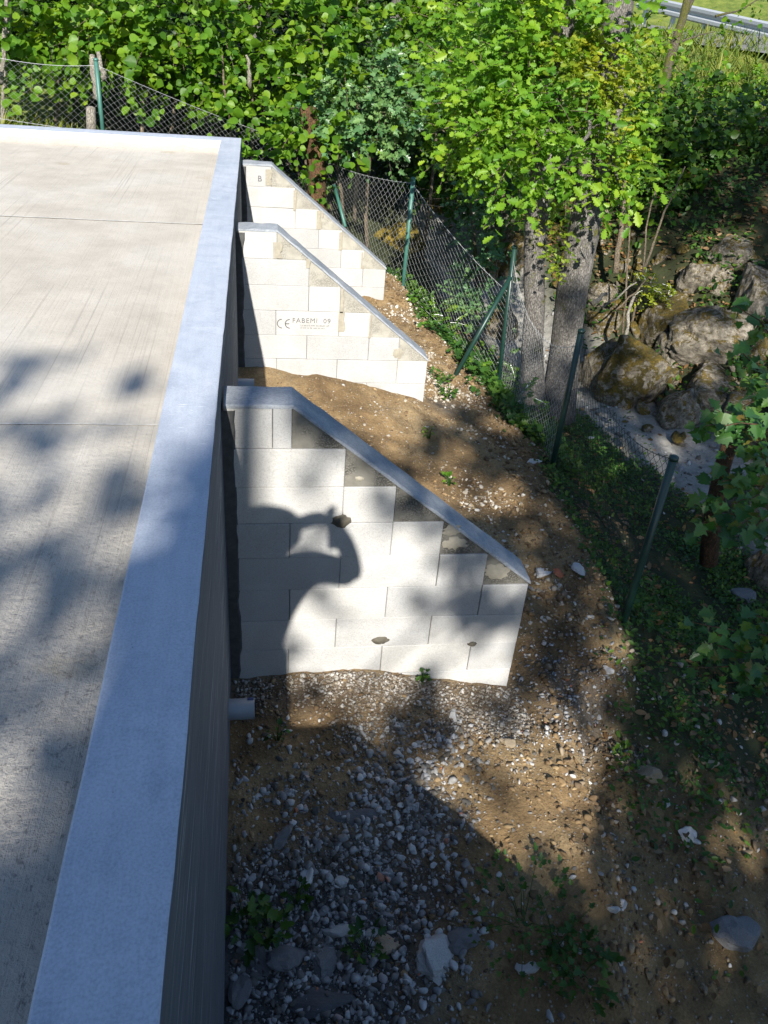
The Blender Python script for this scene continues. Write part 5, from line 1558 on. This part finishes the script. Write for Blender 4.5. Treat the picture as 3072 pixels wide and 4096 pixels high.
# ------------------------------------------------------------------ photographer (outside the picture, shadow on the wall)
def skinned(name, verts, edges, radii, mat, parent, sub=2, root=0):
    me = bpy.data.meshes.new(name)
    me.from_pydata([tuple(v) for v in verts], edges, [])
    me.update()
    o = link(name, me, parent)
    sk = o.modifiers.new('skin', 'SKIN')
    lay = me.skin_vertices[0] if len(me.skin_vertices) else None
    if lay is None:
        bm = bmesh.new(); bm.from_mesh(me); bm.verts.layers.skin.verify(); bm.to_mesh(me); bm.free()
        lay = me.skin_vertices[0]
    for i, r in enumerate(radii):
        lay.data[i].radius = (r, r) if not isinstance(r, tuple) else r
        lay.data[i].use_root = (i == root)
    sk.use_smooth_shade = True
    su = o.modifiers.new('subsurf', 'SUBSURF'); su.levels = sub; su.render_levels = sub
    me.materials.append(mat)
    return o
def person():
    Yp = -3.40
    zf = DECK_Z
    t = empty('person', (-.3, Yp, zf), 'person in grey shirt and jeans holding a phone out over the kerb', 'person')
    J = dict(pel=(-.215, Yp-.02, .74), spine=(-.205, Yp, .95), chest=(-.185, Yp, 1.13), neck=(-.165, Yp, 1.30), head0=(-.17, Yp+.02, 1.38), head1=(-.175, Yp+.03, 1.49), 
             shR=(.0, Yp+.03, 1.255), elR=(.255, Yp+.06, 1.14), wrR=(.185, Yp+.10, 1.33), haR=(.13, Yp+.115, 1.41),
             shL=(-.31, Yp-.05, 1.22), elL=(-.19, Yp+.20, 1.30), wrL=(.03, Yp+.17, 1.415), haL=(.10, Yp+.15, 1.44),
             hipR=(-.225, Yp+.05, .70), knR=(-.265, Yp+.10, .33), anR=(-.28, Yp+.07, -.06), toR=(-.285, Yp+.22, -.10),
             hipL=(-.225, Yp-.10, .70), knL=(-.27, Yp-.13, .33), anL=(-.285, Yp-.18, -.06), toL=(-.29, Yp-.03, -.10))
    def sub(keys, edges, rad, nm, mat, lv=2):
        idx = {k: i for i, k in enumerate(keys)}
        return skinned(nm, [J[k] for k in keys], [(idx[a], idx[b]) for a, b in edges], rad, mat, t, lv)
    body = sub(['pel', 'spine', 'chest', 'neck', 'head0', 'head1', 'shR', 'elR', 'wrR', 'haR', 'shL', 'elL', 'wrL', 'haL', 'hipR', 'knR', 'anR', 'toR', 'hipL', 'knL', 'anL', 'toL'],
        [('pel', 'spine'), ('spine', 'chest'), ('chest', 'neck'), ('neck', 'head0'), ('head0', 'head1'), ('chest', 'shR'), ('shR', 'elR'), ('elR', 'wrR'), ('wrR', 'haR'), ('chest', 'shL'), ('shL', 'elL'), ('elL', 'wrL'), ('wrL', 'haL'),
         ('pel', 'hipR'), ('hipR', 'knR'), ('knR', 'anR'), ('anR', 'toR'), ('pel', 'hipL'), ('hipL', 'knL'), ('knL', 'anL'), ('anL', 'toL')],
        [.115, .11, .115, .06, .075, .085, .082, .060, .050, .046, .058, .045, .036, .034, .08, .055, .042, .032, .08, .055, .042, .032], 'body', M['skin'])
    sub(['pel', 'spine', 'chest', 'shR', 'elR', 'shL', 'elL'], [('pel', 'spine'), ('spine', 'chest'), ('chest', 'shR'), ('shR', 'elR'), ('chest', 'shL'), ('shL', 'elL')],
        [.13, .128, .135, .098, .072, .08, .06], 'shirt', M['shirt'])
    sub(['pel', 'hipR', 'knR', 'anR', 'hipL', 'knL', 'anL'], [('pel', 'hipR'), ('hipR', 'knR'), ('knR', 'anR'), ('pel', 'hipL'), ('hipL', 'knL'), ('knL', 'anL')],
        [.128, .098, .07, .055, .098, .07, .055], 'jeans', M['jeans'])
    # hair cap
    me = rock_mesh('hair', 77, 3, M['hair'], rough=.25, cuts=0)
    h = link('hair', me, t); h.location = Vector((-.18, Yp+.0, 1.475))-Vector(t.location); h.scale = (.15, .13, .115)
    # fingers of the raised hand around the phone
    hx = np.array(J['haR'])
    for k in range(4):
        a = hx+np.array([.0, .0, .03-.02*k]); m_ = a+np.array([.028, .030, .004]); e = m_+np.array([.022, .012, 0])
        link('finger', tubes('finger', [np.array([a, m_, e])], [np.array([.010, .009, .007])], M['skin'], 8), t)
    for k in range(4):
        a = np.array(J['haL'])+np.array([.0, .0, .03-.02*k])
        link('finger', tubes('finger', [np.array([a, a+[.022, .022, .008], a+[.045, .028, .012]])], [np.array([.010, .009, .007])], M['skin'], 8), t)
    link('thumb', tubes('thumb', [np.array([hx+[-.01, 0, .02], hx+[-.02, .015, .05], hx+[-.005, .03, .075]])], [np.array([.013, .011, .009])], M['skin'], 8), t)
    # phone right behind the lens
    pm = bevel_box('phone', .073, .155, .008, .003, M['phone'], 2)
    o = link('phone', pm)
    Pm = Matrix(((RGT[0], -DWN[0], -FWD[0], 0), (RGT[1], -DWN[1], -FWD[1], 0), (RGT[2], -DWN[2], -FWD[2], 0), (0, 0, 0, 1)))
    off = CAM - FWD*0.028 - RGT*0.055 + DWN*0.135
    o.matrix_world = Matrix.Translation(Vector(off)) @ Pm
    tag(o, 'black smartphone held up by the person over the kerb', 'phone')
person()

# ------------------------------------------------------------------ trees behind the photographer that dapple the light
LIT = [(.2, -.55, .28, .11), (.47, -.86, .16, .12), (.76, -.95, .15, .16), (4.3, 2.15, .35, .3), (4.9, 3.2, .3, .3), (4.0, 2.9, .2, .25), (5.5, 3.1, .25, .2), (4.6, 3.9, .3, .2), (.30, -.33, .20, .13), (.45, -1.25, .24, .22), (.62, -1.58, .28, .13), (.78, -1.2, .16, .14), (1.0, -1.66, .34, .11), (1.38, -1.66, .2, .13), (1.08, -1.10, .25, .11), (.72, -.66, .10, .10),
       (.35, .46, .22, .2), (.67, .28, .2, .14), (.96, .02, .25, .2), (1.24, -.42, .2, .16), (1.57, -.49, .17, .13), (1.30, .35, .2, .12), (1.86, -.62, .1, .1), (.5, -1.92, .34, .13), (1.22, -2.18, .24, .12), (1.60, -2.16, .22, .17), (1.87, -2.30, .15, .22), (1.62, -2.50, .30, .17), (1.3, -2.42, .2, .12),
       (-.03, -1.34, .10, .16), (-.05, -1.62, .08, .2), (-.3, -.05, .5, .15), (.2, -.04, .2, .08),
       (3.3, -.06, .28, .12), (3.75, .2, .25, .2), (4.3, .27, .3, .12), (2.75, -.38, .12, .08), (2.55, 3.0, .3, 1.2), (3.0, 1.3, .2, .25), (3.3, 2.6, .3, .8), (5.1, 2.7, .3, .25), (5.6, 3.8, .25, .2), (4.3, 2.4, .25, .3), (4.6, 1.7, .25, .2), (4.9, 5.2, .3, .3), (5.9, 5.6, .35, .25), (5.5, 6.6, .5, .3), (6.4, 4.6, .2, .2), (2.1, -1.75, .06, .06)]
def shade_trees():
    rg = np.random.default_rng(909)
    step = .17
    specs = [(-1.6, -13.2, 'beech tree behind the photographer at the left of the deck'), (2.2, -12.6, 'beech tree behind the photographer by the bank'), (6.8, -12.0, 'tall beech tree behind the photographer near the stream')]
    us = np.arange(-3.0, 9.0, step); ws = np.arange(-4.7, 8.0, step)
    U, W = np.meshgrid(us, ws); U = U.ravel()+rg.uniform(-.06, .06, U.size); W = W.ravel()+rg.uniform(-.06, .06, W.size)
    top = np.interp(U, [-3, 0, 1.6, 2.2, 3.0, 4.2, 4.8, 6, 9], [-.28, -.22, .45, .7, 2.4, 2.6, 6.0, 7.4, 7.8]) + .35*vnoise(U*1.1, U*0+3)
    keep = W < top
    pk = np.full(U.size, .84)
    pk = np.where((U < 0.05) & (W > -1.75), .55, pk)
    pk = np.where((U > 1.95) & (W < -.2), .97, pk)
    pk = np.where((U > 2.2) & (W > .8), .62, pk)
    pk = np.where((U > 4.4) & (W > .8), .66, pk)
    pk = np.where((U > 3.7) & (U < 5.7) & (W > 1.2) & (W < 4.2), .22, pk)
    pk = np.where((W < -2.75), .96, pk)
    for (a, b, ru, rw) in LIT:
        dd = ((U-a)/ru)**2+((W-b)/rw)**2
        pk = np.where(dd < 1.25, .0, np.where(dd < 2.2, pk*.6, pk))
    for (a, b, ru, rw) in ((.86, -2.12, .2, .17), (1.08, -2.5, .16, .1), (.72, -.45, .2, .1), (1.3, -1.3, .25, .1)):
        pk = np.where(((U-a)/ru)**2+((W-b)/rw)**2 < 1, np.maximum(pk, .8), pk)
    keep &= rg.random(U.size) < pk
    U, W = U[keep], W[keep]
    n = len(U)
    yy = rg.uniform(-14.5, -10.8, n)
    X = U+.1156*yy; Z = W-.661*yy
    ctr = np.stack([X, yy, Z], -1)
    own = np.argmin(np.abs(X[:, None]-np.array([q[0] for q in specs])[None]), 1)
    for k, (tx, ty, lab) in enumerate(specs):
        c = ctr[own == k]
        base = np.array([tx, ty, float(zt(np.array([tx]), np.array([ty]))[0])-.1])
        t = empty('beech_tree', tuple(base), lab, 'tree', 'beech trees behind the photographer')
        zt_ = c[:, 2].max()-1.0
        P = wiggle(base, (tx+.2, ty, zt_), 9, .15, rg)
        link('trunk', tubes('trunk', [P], [np.linspace(.24, .07, 9)], M['bark'], 12), t)
        m = 11
        uu = c[:, 0]-.1156*c[:, 1]; wide = (uu < .08)
        sg = np.where(wide, .26, .050)
        off = rg.normal(0, 1, (len(c), m, 3))*sg[:, None, None]
        b = (c[:, None, :]+off)[np.where(wide[:, None], np.arange(m)[None] < 7, True)]
        nn = len(b)
        f = link('crown', leaves_mesh('crown', 'quad', b, rg.normal(0, 1, (nn, 3)), -SUN*.9+rg.normal(0, .45, (nn, 3)), 1.55*(.085+.06*rg.random(nn)), M['dark']), t)
        f['kind'] = 'stuff'
        lim = []
        for q in rg.choice(len(c), min(26, len(c)), replace=False):
            i = int(np.clip((c[q, 2]-base[2])/(zt_-base[2])*8-1.5, 1, 7))
            lim.append(wiggle(P[i], c[q], 6, .12, rg))
        g = link('limb', tubes('limb', lim, [np.linspace(.04, .008, 6)]*len(lim), M['bark'], 5), t)
shade_trees()
